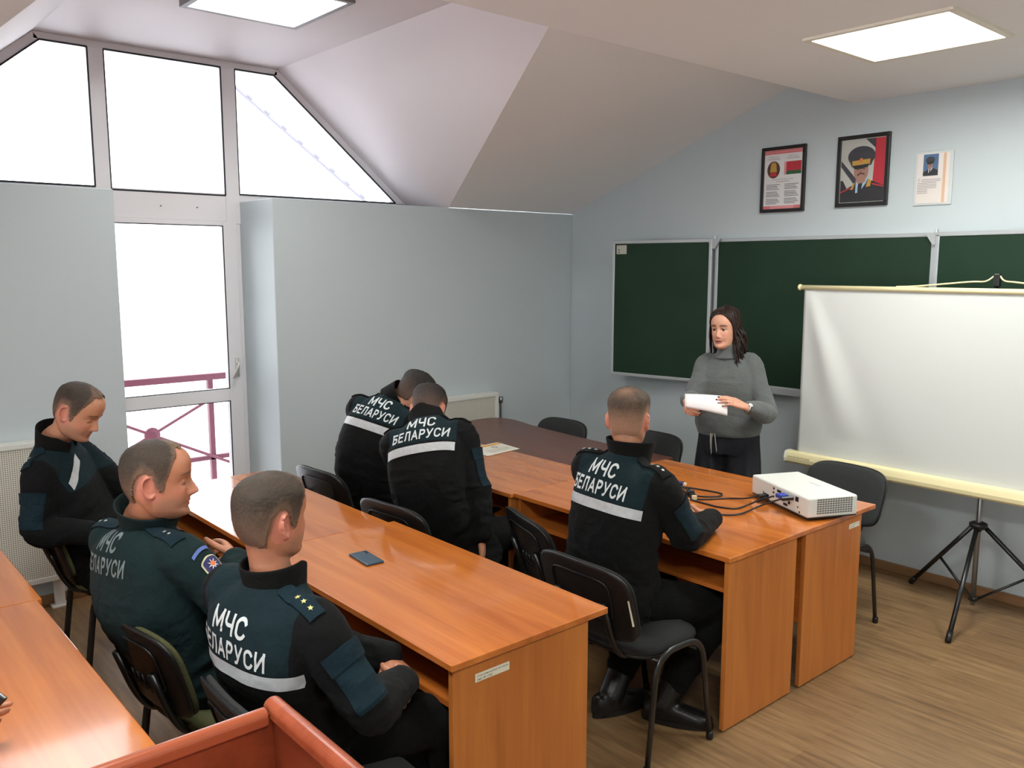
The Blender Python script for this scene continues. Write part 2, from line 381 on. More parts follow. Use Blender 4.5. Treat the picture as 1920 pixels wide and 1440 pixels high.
# --- outside
SNOW = mat('snow', (240, 240, 244), 0.9)
struct(MB().box(-30, -0.6, -30, 30, -0.25, -0.06).box(-0.6, RX + 0.2, -30, BY - 0.2, -0.25, -0.06).box(RX + 0.2, 30, -30, 30, -0.25, -0.06).build('ground', SNOW))
RAIL = mat('dark_red_paint', (100, 44, 60), 0.5)
rl = thing('balcony_railing', 'dark red balcony railing with crossed bars and round rosette beyond the glazed door', 'railing', (-1.5, -3.06, -0.06))
MB().box(-1.53, -1.47, -6.5, 0.5, 1.0, 1.05).build('top_rail', RAIL, rl)
MB().box(-1.52, -1.48, -6.5, 0.5, 0.35, 0.385).build('bottom_rail', RAIL, rl)
for y in (-4.5, -3.54, -2.58, -1.62, -0.66): MB().box(-1.52, -1.48, y - 0.02, y + 0.02, -0.06, 1.0).build('post', RAIL, rl)
xb = MB()
for cy in (-4.98, -3.06, -1.14):
    for sg in (-1, 1): xb.tube([(-1.46, cy - 0.72, 0.615 - sg * 0.36), (-1.46, cy + 0.72, 0.615 + sg * 0.36)], 0.012, 8)
xb.build('cross_bar', RAIL, rl)
for cy in (-4.98, -3.06, -1.14):
    pr = [(0.001, -0.02), (0.05, -0.02), (0.06, -0.01), (0.06, 0.012), (0.03, 0.025), (0.001, 0.027)]
    MB().lathe(pr, (-1.46, cy, 0.615), (1, 0, 0), 12).build('rosette', RAIL, rl, smooth=False)
# neighbouring snowy roof: its verge runs down past the right pane
TRIM = mat('grey_verge', (120, 118, 128), 0.8)
p0 = Vector((-5, -0.90, 4.14)); p1 = Vector((-5, 1.6, 2.36)); dv = (p1 - p0).normalized(); nv = Vector((0, -dv.z, dv.y))
rf = thing('roof', 'snow covered roof with clips on its sloping edge beyond the dormer window', 'roof', (-5, 0.4, 2.3))
MB().prism([p0, p1, p1 - nv * 0.02, p0 - nv * 0.02], (-5, 0, 0)).build('roof_slope', SNOW, rf)
MB().prism([p0 + nv * 0.0, p1, p1 - nv * 0.018, p0 - nv * 0.018], (0.05, 0, 0)).build('verge', TRIM, rf)
for i in range(10):
    c = p0 + dv * (0.12 + 0.27 * i)
    MB().obox(c + nv * 0.015 + Vector((0.02, 0, 0)), dv, nv, (1, 0, 0), 0.035, 0.02, 0.03).build('snow_clip', TRIM, rf)
gbl = MB().prism([(-5.01, -0.9, 4.115), (-5.01, 1.6, 2.335), (-5.01, 1.6, -0.1), (-5.01, -0.9, -0.1)], (-4.5, 0, 0)); gbl.build('gable_wall', SNOW, rf)
# far snowy hedge bank seen low through the door
BUSH = mat('frosted_twigs', (150, 146, 160), 0.9, noise=(6, 0.5))
bk = MB()
for i in range(14):
    y = -7.6 + i * 0.33
    bk.lathe([(0.02, 0), (0.22, 0.04), (0.24, 0.16), (0.15, 0.30), (0.03, 0.36)], (-6.6 + 0.3 * random.random(), y, -0.06), (0, 0, 1), 9)
tag(bk.build('hedge', BUSH, smooth=True), 'low frosted hedge far beyond the balcony railing', 'hedge', kind='stuff')

# ------------------------------------------------------------------ lamps
EMIT = bpy.data.materials.new('lit_diffuser'); EMIT.use_nodes = True
e = EMIT.node_tree.nodes['Principled BSDF']; e.inputs['Base Color'].default_value = (0.9, 0.9, 0.9, 1); e.inputs['Emission Color'].default_value = (*LAMP_COL, 1); e.inputs['Emission Strength'].default_value = 9.0
LFRAME = mat('lamp_rim', (236, 230, 214), 0.4); LGREY = mat('grey_lamp_rim', (120, 116, 118), 0.5)
def lamp(x0, x1, y0, y1, z, rim, label, group, watts, drop):
    t = thing('ceiling_light', label, 'ceiling light', ((x0 + x1) / 2, (y0 + y1) / 2, z), group=group)
    f = MB(); w = 0.022
    for (a, b, c, d) in ((x0 - w, x1 + w, y0 - w, y0 + 0.008), (x0 - w, x1 + w, y1 - 0.008, y1 + w), (x0 - w, x0 + 0.008, y0, y1), (x1 - 0.008, x1 + w, y0, y1)):
        f.box(a, b, c, d, z - drop, z + 0.03)
    f.build('rim', rim, t, bevel=0.003)
    MB().box(x0 + 0.008, x1 - 0.008, y0 + 0.008, y1 - 0.008, z + 0.012, z + 0.03).build('diffuser', EMIT, t)
    ld = bpy.data.lights.new('panel_glow', 'AREA'); ld.shape = 'RECTANGLE'; ld.size = x1 - x0 - 0.03; ld.size_y = y1 - y0 - 0.03
    ld.energy = watts; ld.color = LAMP_COL
    lo = bpy.data.objects.new('panel_glow', ld); COL.objects.link(lo); lo.parent = t; lo.location = (0, 0, 0.008)
    return t
LL = ['square lit ceiling panel above the framed portraits', 'added unseen square ceiling panel over the right wall end of the chalkboard', 'added unseen square ceiling panel over the back desks', 'added unseen square ceiling panel by the back right corner']
for l, s in zip(LAMPS, LL): lamp(*l, ZC, LFRAME, s, 'square panels in the flat ceiling', LAMP_W, 0.012)
lamp(KX0, KX1, KY0, KY1, ZD, LGREY, 'grey rimmed square panel light in the dormer ceiling above the window', None, 9.0, 0.05)

# ------------------------------------------------------------------ desks
TXTG = mat('faded_print', (70, 70, 66), 0.8)
STICK = mat('paper_sticker', (224, 220, 200), 0.6)
def desk(x0, x1, yn, yf, label, shelf=True, sticker=None, group=None, of=0.012, ob=0.085):
    """sitters on the near (yn) side; panels at both ends, modesty panel on the far side, shelf under the top"""
    t = thing('desk', label, 'desk', ((x0 + x1) / 2, (yn + yf) / 2, 0), group=group)
    s = 1 if yf > yn else -1
    ya, yb = min(yn, yf), max(yn, yf)
    MB().box(x0 + 0.001, x1 - 0.001, ya, yb, 0.728, 0.75).build('tabletop', WOODX, t, bevel=0.0025)
    pn = yn + s * of; pf = yf - s * ob
    for xa in (x0 + 0.012, x1 - 0.034):
        p = MB().box(xa, xa + 0.022, min(pn, pf), max(pn, pf), 0.006, 0.727).build('side_panel', WOODZ, t, bevel=0.0015)
        if sticker and xa > (x0 + x1) / 2:
            xs_ = xa + 0.0226; y0, y1, z0, z1 = sticker
            st = MB().box(xs_, xs_ + 0.0006, y0, y1, z0, z1).build('sticker', STICK, t); st['label'] = 'white printed sticker'
            tm = MB()
            flat_text(tm, 'Стол ученический  ИТ-106 08', (xs_ + 0.0012, (y0 + y1) / 2, z0 + (z1 - z0) * 0.68), (0, 1, 0), (0, 0, 1), w=(y1 - y0) * 0.9, h=(z1 - z0) * 0.26)
            flat_text(tm, 'инв. № 1738', (xs_ + 0.0012, y0 + (y1 - y0) * 0.27, z0 + (z1 - z0) * 0.28), (0, 1, 0), (0, 0, 1), w=(y1 - y0) * 0.42, h=(z1 - z0) * 0.26)
            tm.build('print', TXTG, st, fixn=False)
    ym = pf - s * 0.012
    MB().box(x0 + 0.036, x1 - 0.036, min(ym, ym - s * 0.016), max(ym, ym - s * 0.016), 0.30, 0.727).build('modesty_panel', WOODX, t)
    if shelf:
        a, b = pn + s * 0.02, ym - s * 0.018
        MB().box(x0 + 0.036, x1 - 0.036, min(a, b), max(a, b), 0.586, 0.604).build('shelf', WOODX, t)
    for yy in (pn + s * 0.09, pf - s * 0.09): MB().lathe([(0.005, 0), (0.005, 0.0008), (0.002, 0.0012)], (x1 - 0.012, yy, 0.60), (1, 0, 0), 8).build('screw_cap', WOODY, t)
    return t
desk(2.02, 3.345, -3.795, -3.13, 'orange desk in the middle row with a blue phone lying on it', sticker=(-3.70, -3.565, 0.663, 0.690))
desk(0.72, 2.02, -3.775, -3.16, 'orange desk in the middle row at the window end, reflecting the balcony door')
desk(2.02, 3.325, -2.40, -1.80, 'orange front row desk with uniformed man resting his hands on it')
desk(0.72, 2.018, -2.425, -1.745, 'orange front row desk with a white leaflet at its far edge')
desk(2.02, 3.325, -1.195, -1.799, 'orange front row desk carrying the white projector, nearest the chalkboard', sticker=(-1.43, -1.33, 0.668, 0.692), of=0.115, ob=-0.012)
desk(2.0, 3.35, -5.22, -4.585, 'orange desk in the back row beside the lectern')
desk(0.7, 1.998, -5.22, -4.57, 'orange desk in the back row in front of the radiator')

# brown table with a wavy rounded far edge
tb = thing('table', 'dark brown table with a wavy rounded corner joined to the orange front desk', 'table', (1.1, -1.4, 0))
edge = spline([(0.30, -1.742, 0), (0.262, -1.45, 0), (0.222, -1.21, 0), (0.245, -1.08, 0), (0.31, -1.022, 0), (0.42, -1.008, 0), (0.55, -1.03, 0), (0.70, -1.06, 0), (1.0, -1.092, 0), (1.3, -1.112, 0), (1.5, -1.12, 0), (2.016, -1.12, 0)], 5)
MB().prism([Vector((p.x, p.y, 0.726)) for p in edge] + [Vector((2.016, -1.742, 0.726))], (0, 0, 0.0255)).build('tabletop', BROWNX, tb, bevel=0.004)
for xa in (0.36, 1.97): MB().box(xa, xa + 0.025, -1.70, -1.2, 0, 0.726).build('side_panel', BROWNX, tb)
MB().box(0.385, 1.97, -1.46, -1.44, 0.25, 0.726).build('modesty_panel', BROWNX, tb)

# ------------------------------------------------------------------ chairs
def make_chair(label, fabric, group):
    t = thing('chair', label, 'chair', (0, 0, 0), 0, group, local=True)
    # seat: padded cushion over a black plastic underside
    def seat_pt(a, zz, k): 
        c, s_ = math.cos(a), math.sin(a); e = 0.55
        x = 0.232 * k * math.copysign(abs(c) ** e, c); y = 0.205 * k * math.copysign(abs(s_) ** e, s_)
        dz = -0.03 * max(0, (y - 0.13) / 0.075) ** 2 if y > 0.13 else 0
        return (x, y + 0.005, zz + dz)
    n = 40; P = [[seat_pt(2 * PI * i / n, z, k) for i in range(n)] for z, k in ((0.432, 0.93), (0.436, 0.99), (0.445, 1.0), (0.462, 0.985), (0.472, 0.93), (0.478, 0.8), (0.478, 0.4), (0.474, 0.05))]
    m = MB().grid(P, True); m.f.append(tuple(range(n))); m.m.append(0); k0 = 7 * n; m.f.append(tuple(range(k0, k0 + n))); m.m.append(0)
    m.build('seat', fabric, t, smooth=True)
    P = [[seat_pt(2 * PI * i / n, z, k) for i in range(n)] for z, k in ((0.412, 0.75), (0.420, 0.95), (0.433, 0.985))]
    m = MB().grid(P, True); m.f.append(tuple(range(n))); m.m.append(0); m.f.append(tuple(range(2 * n, 3 * n))); m.m.append(0)
    m.build('seat_shell', BLACKP, t, smooth=True)
    # back: rounded panel, curved sideways, leaning back
    def back_pt(u, v, d):
        """u,v in -1..1, d = depth offset backwards"""
        z = 0.652 + 0.155 * v; lean = (z - 0.49) * 0.30
        x = 0.248 * u * (1 - 0.06 * (1 - v) / 2)
        return (x, -0.215 - lean - d - 0.028 * (1 - u * u) + 0.018, z)
    def shell(k, d0, d1, rim):
        n = 48; rows = []
        for d, s_ in ((d0, 0.0), (d0, 0.55), (d0, 0.9), (d0 + (d1 - d0) * 0.25, 0.985), (d0 + (d1 - d0) * 0.5, 1.0), (d0 + (d1 - d0) * 0.8, 0.985), (d1, 0.92), (d1, 0.55), (d1, 0.0)):
            row = []
            for i in range(n):
                a = 2 * PI * i / n; c, s2 = math.cos(a), math.sin(a); e = 0.5 if s2 > 0 else 0.42
                row.append(back_pt(k * s_ * math.copysign(abs(c) ** e, c), k * s_ * math.copysign(abs(s2) ** e, s2), d))
            rows.append(row)
        return MB().grid(rows, True)
    shell(0.985, -0.022, 0.002, 0).build('back_cushion', fabric, t, smooth=True)
    sh = shell(1.0, 0.0, 0.016, 0).build('back_shell', BLACKP, t, smooth=True)
    # raised panel with vent slots on the rear of the shell
    rb = MB()
    ring = [back_pt(0.62 * math.copysign(abs(math.cos(a)) ** 0.4, math.cos(a)), 0.1 + 0.62 * math.copysign(abs(math.sin(a)) ** 0.4, math.sin(a)) * 0.9, 0.019) for a in [2 * PI * i / 40 for i in range(40)]]
    rb.tube(ring, 0.0035, 6, closed=True)
    for u in (-0.22, -0.07, 0.07, 0.22): rb.tube([back_pt(u, -0.55, 0.018), back_pt(u, -0.2, 0.018)], 0.004, 6)
    rb.build('rib', BLACKP, t, smooth=True)
    # oval steel tube: two side hoops, seat rails and two back supports
    for sx in (-1, 1):
        pts = fillet([(sx * 0.262, 0.195, 0.004), (sx * 0.252, 0.135, 0.452), (sx * 0.252, -0.135, 0.452), (sx * 0.262, -0.195, 0.004)], 0.10, 7)
        MB().tube(pts, 0.0145, 12, flat=((1, 0, 0), 0.62)).build('leg_hoop', BLACKM, t, smooth=True)
        for yy in (0.195, -0.195): MB().lathe([(0.012, 0), (0.015, 0.003), (0.015, 0.03), (0.012, 0.033)], (sx * 0.262, yy, 0), (0, 0, 1), 12).build('foot_cap', BLACKP, t, smooth=True)
        b = [(sx * 0.12, 0.10, 0.416), (sx * 0.12, -0.19, 0.416), (sx * 0.12, -0.245, 0.50), (sx * 0.12, -0.30, 0.66)]
        MB().tube(fillet(b, 0.05, 6), 0.0125, 10, flat=((1, 0, 0), 1.25)).build('back_support', BLACKM, t, smooth=True)
    rm = MB()
    for yy in (0.105, -0.105): rm.tube([(-0.25, yy, 0.412), (0.25, yy, 0.412)], 0.009, 8)
    rm.build('seat_rail', BLACKM, t, smooth=True)
    return t
def place(src, x, y, rz, label, first=False):
    c = src if first else copy_tree(src)
    c.location = (x, y, 0); c.rotation_euler = (0, 0, math.radians(rz)); c['label'] = label
    return c
chB = make_chair('black chair', BLACKF, 'black tube framed chairs with plastic backs')
place(chB, 3.04, -2.66, 0, 'black chair under the man with hands on the front desk, sticker on its back', True)
for st in (MB().obox((0.2278, -0.262, 0.645), (0, 1, 0), (0, -0.29, 1), (1, 0, 0), 0.006, 0.055, 0.0012),):
    s_ = st.build('sticker', STICK, chB); s_['label'] = 'white inventory strip'
place(chB, 2.56, -2.45, -18, 'empty black chair between the bowed man and the man at the front desk')
place(chB, 1.88, -2.79, 6, 'black chair pushed against the middle row under the man bowing lower')
place(chB, 1.05, -2.71, 4, 'black chair at the window end of the front row under the man leaning sideways')
for c in (chB,): pass
chG = copy_tree(chB)
for ch in list(chG.children):
    if ch.name.startswith('sticker'): bpy.data.objects.remove(ch)
    elif ch.name.startswith(('seat', 'back_cushion')) and ch.data.materials[0] == BLACKF: ch.data = ch.data.copy(); ch.data.materials[0] = GREYF
for o in list(COL.objects):
    if o.name.startswith('sticker') and o.parent and o.parent.name.startswith('chair') and o.parent != chB: bpy.data.objects.remove(o)
place(chG, 2.915, -1.02, 176, 'charcoal chair by the front wall below the projection screen', True)
place(chG, 0.88, -1.22, 182, 'charcoal chair tucked behind the wavy edge of the dark brown table')
place(chG, 1.62, -1.10, 180, 'charcoal chair between the dark brown table and the standing woman')
chO = copy_tree(chG)
for ch in list(chO.children):
    if ch.name.startswith(('seat', 'back_cushion')) and ch.data.materials[0] == GREYF: ch.data = ch.data.copy(); ch.data.materials[0] = OLIVEF
place(chO, 2.48, -4.135, 8, 'olive upholstered chair under the man in the green shirt jacket', True)
place(chO, 0.97, -4.05, -4, 'olive upholstered chair by the radiator under the man looking down')
place(chG, 3.20, -4.09, 0, 'charcoal chair under the man with three stars on his shoulder')

# ------------------------------------------------------------------ lectern in the foreground corner
lc = thing('lectern', 'cherry wood lectern with rounded rails at the bottom of the picture', 'lectern', (4.15, -4.85, 0))
LX0, LX1, LY0, LY1 = 3.815, 4.50, -5.15, -4.545
MB().box(LX0, LX0 + 0.02, LY0, LY1 - 0.022, 0.0, 1.088).build('side_panel', CHERRY, lc)
MB().box(LX1 - 0.02, LX1, LY0, LY1 - 0.022, 0.0, 1.088).build('side_panel', CHERRY, lc)
MB().box(LX0, LX1, LY1 - 0.022, LY1, 0.0, 1.088).build('front_panel', CHERRY, lc)
def rail(p, q, w, name, z=1.09):
    p = Vector(p); q = Vector(q); d = (q - p).normalized(); n = Vector((-d.y, d.x, 0)); prof = []
    for i in range(13):
        a = PI * i / 12; prof.append((math.cos(a) * w / 2, math.sin(a) * 0.016))
    prof += [(-w / 2, -0.014), (w / 2, -0.014)]
    a_ = [p + n * u + Vector((0, 0, v + z)) for u, v in prof]
    return MB().prism(a_, q - p).build(name, CHERRYR, lc, smooth=False, bevel=0.003)
rail((LX0 + 0.012, LY0, 0), (LX0 + 0.012, LY1 - 0.034, 0), 0.030, 'side_rail', 1.083)
rail((LX1 - 0.012, LY0, 0), (LX1 - 0.012, LY1 - 0.034, 0), 0.030, 'side_rail', 1.083)
r_ = rail((LX0 - 0.008, LY1 - 0.012, 0), (LX1 + 0.008, LY1 - 0.012, 0), 0.036, 'front_rail', 1.090)
MB().box(LX0 + 0.02, LX1 - 0.02, LY0, LY1 - 0.022, 0.955, 0.975).build('shelf', CHERRYR, lc)
MB().box(LX0 + 0.02, LX1 - 0.02, LY0 + 0.05, LY1 - 0.03, 0.45, 0.468).build('shelf', CHERRY, lc)

# ------------------------------------------------------------------ radiators
def perf_mat():
    m = bpy.data.materials.new('perforated_screen'); m.use_nodes = True; nt = m.node_tree; b = nt.nodes['Principled BSDF']; N = nt.nodes.new; L = nt.links.new
    tc = N('ShaderNodeTexCoord'); mp = N('ShaderNodeMapping'); mp.inputs['Rotation'].default_value = (0, PI / 2, 0); L(tc.outputs['Object'], mp.inputs['Vector'])
    br = N('ShaderNodeTexBrick'); br.offset = 0; br.inputs['Scale'].default_value = 1; br.inputs['Brick Width'].default_value = 0.011; br.inputs['Row Height'].default_value = 0.011; br.inputs['Mortar Size'].default_value = 0.0026
    br.inputs['Color1'].default_value = srgb(120, 116, 104); br.inputs['Color2'].default_value = srgb(134, 130, 118); br.inputs['Mortar'].default_value = srgb(212, 208, 196)
    L(mp.outputs['Vector'], br.inputs['Vector']); L(br.outputs['Color'], b.inputs['Base Color']); b.inputs['Roughness'].default_value = 0.5
    return m
PERF = perf_mat(); RADW = mat('radiator_enamel', (212, 212, 206), 0.4)
def radiator(y0, y1, z0, z1, label, feet=()):
    t = thing('radiator', label, 'radiator', (0.05, (y0 + y1) / 2, 0), group='wall radiators under the window wall')
    MB().box(0.004, 0.10, y0, y1, z1 - 0.03, z1).box(0.004, 0.10, y0, y0 + 0.03, z0, z1 - 0.03).box(0.004, 0.10, y1 - 0.03, y1, z0, z1 - 0.03).box(0.004, 0.10, y0 + 0.03, y1 - 0.03, z0, z0 + 0.03).build('casing', RADW, t, bevel=0.003)
    MB().box(0.085, 0.092, y0 + 0.03, y1 - 0.03, z0 + 0.03, z1 - 0.03).build('perforated_front', PERF, t)
    for y in feet:
        MB().box(0.04, 0.075, y - 0.025, y + 0.025, 0.002, z0).box(0.03, 0.10, y - 0.045, y + 0.045, 0.0, 0.008).build('foot', RADW, t)
    return t
ra = radiator(-1.80, -0.895, 0.16, 0.915, 'white perforated radiator in the far corner behind the bowing men', (-1.6, -1.0))
MB().tube(fillet([(0.05, -0.895, 0.84), (0.05, -0.835, 0.84), (0.05, -0.835, 0.02)], 0.03), 0.009, 8).lathe([(0.018, -0.02), (0.022, 0), (0.018, 0.03)], (0.05, -0.835, 0.84), (0, 0, 1), 10).build('valve_pipe', STEEL, ra, smooth=True)
radiator(-5.2, -4.075, 0.16, 0.955, 'white perforated radiator beside the man looking down, nearest the camera', (-4.10, -5.1))

# ------------------------------------------------------------------ chalkboard
def board_mat():
    m = mat('green_chalkboard', (26, 50, 34), 0.55, spec=0.25, noise=(2.2, 0.12))
    return m
GREEN = board_mat()
cb = thing('chalkboard', 'green three part chalkboard with aluminium frame on the front wall', 'chalkboard', (2.25, 0, 1.07))
def bpanel(name, o, ux, w, z0, z1):
    o = Vector(o); ux = Vector(ux).normalized(); nn = Vector((ux.y, -ux.x, 0)); uz = Vector((0, 0, 1))
    p = MB().obox(o + ux * w / 2 + uz * (z0 + z1) / 2 + nn * 0.012, ux, nn, uz, w / 2, 0.009, (z1 - z0) / 2).build(name, GREEN, cb)
    f = MB(); fwid = 0.012
    for a, b in (((0, z0), (w, z0)), ((0, z1), (w, z1))): f.obox(o + ux * (a[0] + b[0]) / 2 + uz * a[1] + nn * 0.013, ux, nn, uz, w / 2 + fwid, 0.014, fwid)
    for a in (0, w): f.obox(o + ux * a + uz * (z0 + z1) / 2 + nn * 0.013, ux, nn, uz, fwid, 0.014, (z1 - z0) / 2)
    fr = f.build(name + '_frame', ALU, cb, bevel=0.003); return p
Z0, Z1 = 1.075, 2.085
bpanel('main_panel', (1.50, -0.004, 0), (1, 0, 0), 1.515, Z0, Z1)
wl = bpanel('wing_panel', (0.655, -0.175, 0), (0.82, 0.150, 0), 0.815, Z0 - 0.01, Z1)
bpanel('wing_panel', (3.05, -0.03, 0), (0.93, -0.12, 0), 0.93, Z0, Z1)
MB().box(1.50, 3.015, -0.075, -0.02, Z0 - 0.035, Z0 - 0.008).box(1.50, 3.015, -0.08, -0.072, Z0 - 0.035, Z0 + 0.012).build('chalk_ledge', ALU, cb, bevel=0.003)
for xh in (1.485, 3.03):
    for z, s in ((Z1 + 0.002, -1), (Z0 + 0.03, 1)):
        h = MB().lathe([(0.010, -0.03), (0.010, 0.03)], (xh, -0.036, z), (0, 0, 1), 10)
        h.prism([(xh - 0.06, -0.052, z + 0.010), (xh + 0.06, -0.052, z + 0.010), (xh + 0.012, -0.052, z - s * -0.06 if s < 0 else z - 0.03), (xh - 0.012, -0.052, z - 0.06 if s < 0 else z - 0.03)], (0, 0.012, 0))
        h.build('hinge_bracket', ALU, cb)
ol = Vector((0.655, -0.175, 0)); ux = Vector((0.82, 0.15, 0)).normalized(); nn = Vector((ux.y, -ux.x, 0))
nt_ = MB().obox(ol + ux * 0.072 + nn * 0.024 + Vector((0, 0, 2.028)), ux, nn, (0, 0, 1), 0.045, 0.002, 0.034)
n_ = nt_.build('label_plate', mat('plate_grey', (178, 176, 164), 0.5), cb, bevel=0.004); n_['label'] = 'small pale plate with two dark dots'
dt = MB()
for dz in (0.0, -0.018): dt.lathe([(0.005, 0), (0.005, 0.003)], ol + ux * 0.05 + nn * 0.025 + Vector((0, 0, 2.026 + dz)), nn, 8)
dt.build('dot', BLACK, n_)
tag(MB().lathe([(0.001, 0), (0.011, 0), (0.011, 0.006), (0.004, 0.010)], (2.177, 0, 0.481), (0, -1, 0), 12).build('wall_plug', mat('plug_grey', (70, 74, 78), 0.6), smooth=True), 'small dark round plug in the front wall beside the screen', 'plug')

# ------------------------------------------------------------------ frames above the chalkboard
def col(n, c, r=0.55): return mat(n, c, r)
FR = col('black_frame', (22, 21, 21), 0.35)
def frame(x0, x1, z0, z1, label, cat, w=0.022, fm=FR, name='picture_frame'):
    t = thing(name, label, cat, ((x0 + x1) / 2, 0, z0))
    f = MB()
    for a, b, c, d in ((x0, x1, z0, z0 + w), (x0, x1, z1 - w, z1), (x0, x0 + w, z0 + w, z1 - w), (x1 - w, x1, z0 + w, z1 - w)): f.box(a, b, -0.022, -0.001, c, d)
    f.build('frame', fm, t, bevel=0.003)
    return t
def poly(mb, pts, y): mb.add([(x, y, z) for x, z in pts], [tuple(range(len(pts)))])
def ell(cx, cz, rx, rz, n=28, a0=0, a1=2 * PI): return [(cx + rx * math.cos(a0 + (a1 - a0) * i / n), cz + rz * math.sin(a0 + (a1 - a0) * i / n)) for i in range(n)]
SKINP = col('print_skin', (158, 118, 104)); REDP = col('print_red', (176, 44, 56)); GRNP = col('print_green', (46, 92, 56)); GOLDP = col('print_gold', (178, 140, 62))
DARKP = col('print_dark', (40, 40, 44)); CAPP = col('print_cap', (58, 58, 64)); PINKP = col('print_pink', (214, 138, 140)); SKYP = col('print_grey', (176, 176, 170)); BLUEP = col('print_blue', (74, 104, 140)); WHP = col('print_white', (214, 212, 212)); BRP = col('print_brown', (84, 60, 48)); LBLUE = col('print_lightblue', (150, 182, 206))
# 1: state symbols
t = frame(1.832, 2.160, 2.262, 2.692, 'black framed poster with round emblem and red green flag above the chalkboard', 'poster')
MB().box(1.853, 2.139, -0.012, -0.004, 2.283, 2.671).build('poster_sheet', WHP, t)
ps = t.children[-1]; y = -0.0128
m = MB(); m.box(1.853, 2.139, y, y + 0.0006, 2.643, 2.671); m.box(1.853, 2.139, y, y + 0.0006, 2.283, 2.305); m.build('ornament_band', PINKP, ps, loc=None)
for cols, rows_ in ((range(26), (2.650, 2.663)), (range(5), (2.290, 2.300)), (range(21, 26), (2.290, 2.300))):
    m = MB()
    for i in cols:
        cx = 1.859 + i * 0.011
        for z in rows_: poly(m, [(cx - 0.004, z), (cx, z - 0.005), (cx + 0.004, z), (cx, z + 0.005)], y - 0.0004)
    m.build('red_pattern', REDP, ps, fixn=False)
m = MB(); poly(m, [(2.004, 2.520), (2.130, 2.520), (2.130, 2.590), (2.004, 2.590)], y - 0.0002); m.build('flag_red', REDP, ps, fixn=False)
m = MB(); poly(m, [(2.020, 2.506), (2.130, 2.506), (2.130, 2.530), (2.020, 2.530)], y - 0.0004); m.build('flag_green', GRNP, ps, fixn=False)
m = MB(); poly(m, [(2.004, 2.506), (2.020, 2.506), (2.020, 2.590), (2.004, 2.590)], y - 0.0006)
m.build('flag_edge', PINKP, ps, fixn=False)
m = MB(); poly(m, ell(1.924, 2.543, 0.048, 0.056), y - 0.0002); m.build('emblem_wreath', BRP, ps, fixn=False)
m = MB(); poly(m, ell(1.924, 2.562, 0.022, 0.032), y - 0.0006); poly(m, [(1.898, 2.528), (1.950, 2.528), (1.944, 2.572), (1.904, 2.572)], y - 0.0009); m.build('emblem_centre', GOLDP, ps, fixn=False)
m = MB(); poly(m, [(1.896, 2.500), (1.952, 2.500), (1.944, 2.526), (1.904, 2.526)], y - 0.0013); poly(m, [(1.924 + 0.008 * math.sin(i * PI / 5) * (1 if i % 2 == 0 else .4), 2.590 + 0.008 * math.cos(i * PI / 5) * (1 if i % 2 == 0 else .4)) for i in range(10)], y - 0.0013); m.build('emblem_ribbon', REDP, ps, fixn=False)
m = MB()
for s, cx, cz, w, h in (('ДЗЯРЖАЎНЫ ГЕРБ', 1.924, 2.627, 0.075, 0.009), ('РЭСПУБЛІКІ БЕЛАРУСЬ', 1.924, 2.612, 0.095, 0.009), ('ДЗЯРЖАЎНЫ СЦЯГ', 2.066, 2.627, 0.075, 0.009), ('РЭСПУБЛІКІ БЕЛАРУСЬ', 2.066, 2.612, 0.095, 0.009), ('ДЗЯРЖАЎНЫ ГІМН', 1.996, 2.478, 0.16, 0.009), ('РЭСПУБЛІКІ БЕЛАРУСЬ', 1.996, 2.463, 0.10, 0.008)):
    flat_text(m, s, (cx, y - 0.0008, cz), (1, 0, 0), (0, 0, 1), w, h)
for c in (1.928, 2.066):
    for g in range(3):
        for l in range(4):
            z = 2.442 - g * 0.047 - l * 0.010; w = 0.105 - 0.03 * ((l * 7 + g * 3) % 4) / 4
            m.add([(c - 0.055, y - 0.0004, z), (c - 0.055 + w, y - 0.0004, z), (c - 0.055 + w, y - 0.0004, z + 0.0038), (c - 0.055, y - 0.0004, z + 0.0038)], [(0, 1, 2, 3)])
m.build('printed_text', col('print_text', (96, 96, 100)), ps, fixn=False)
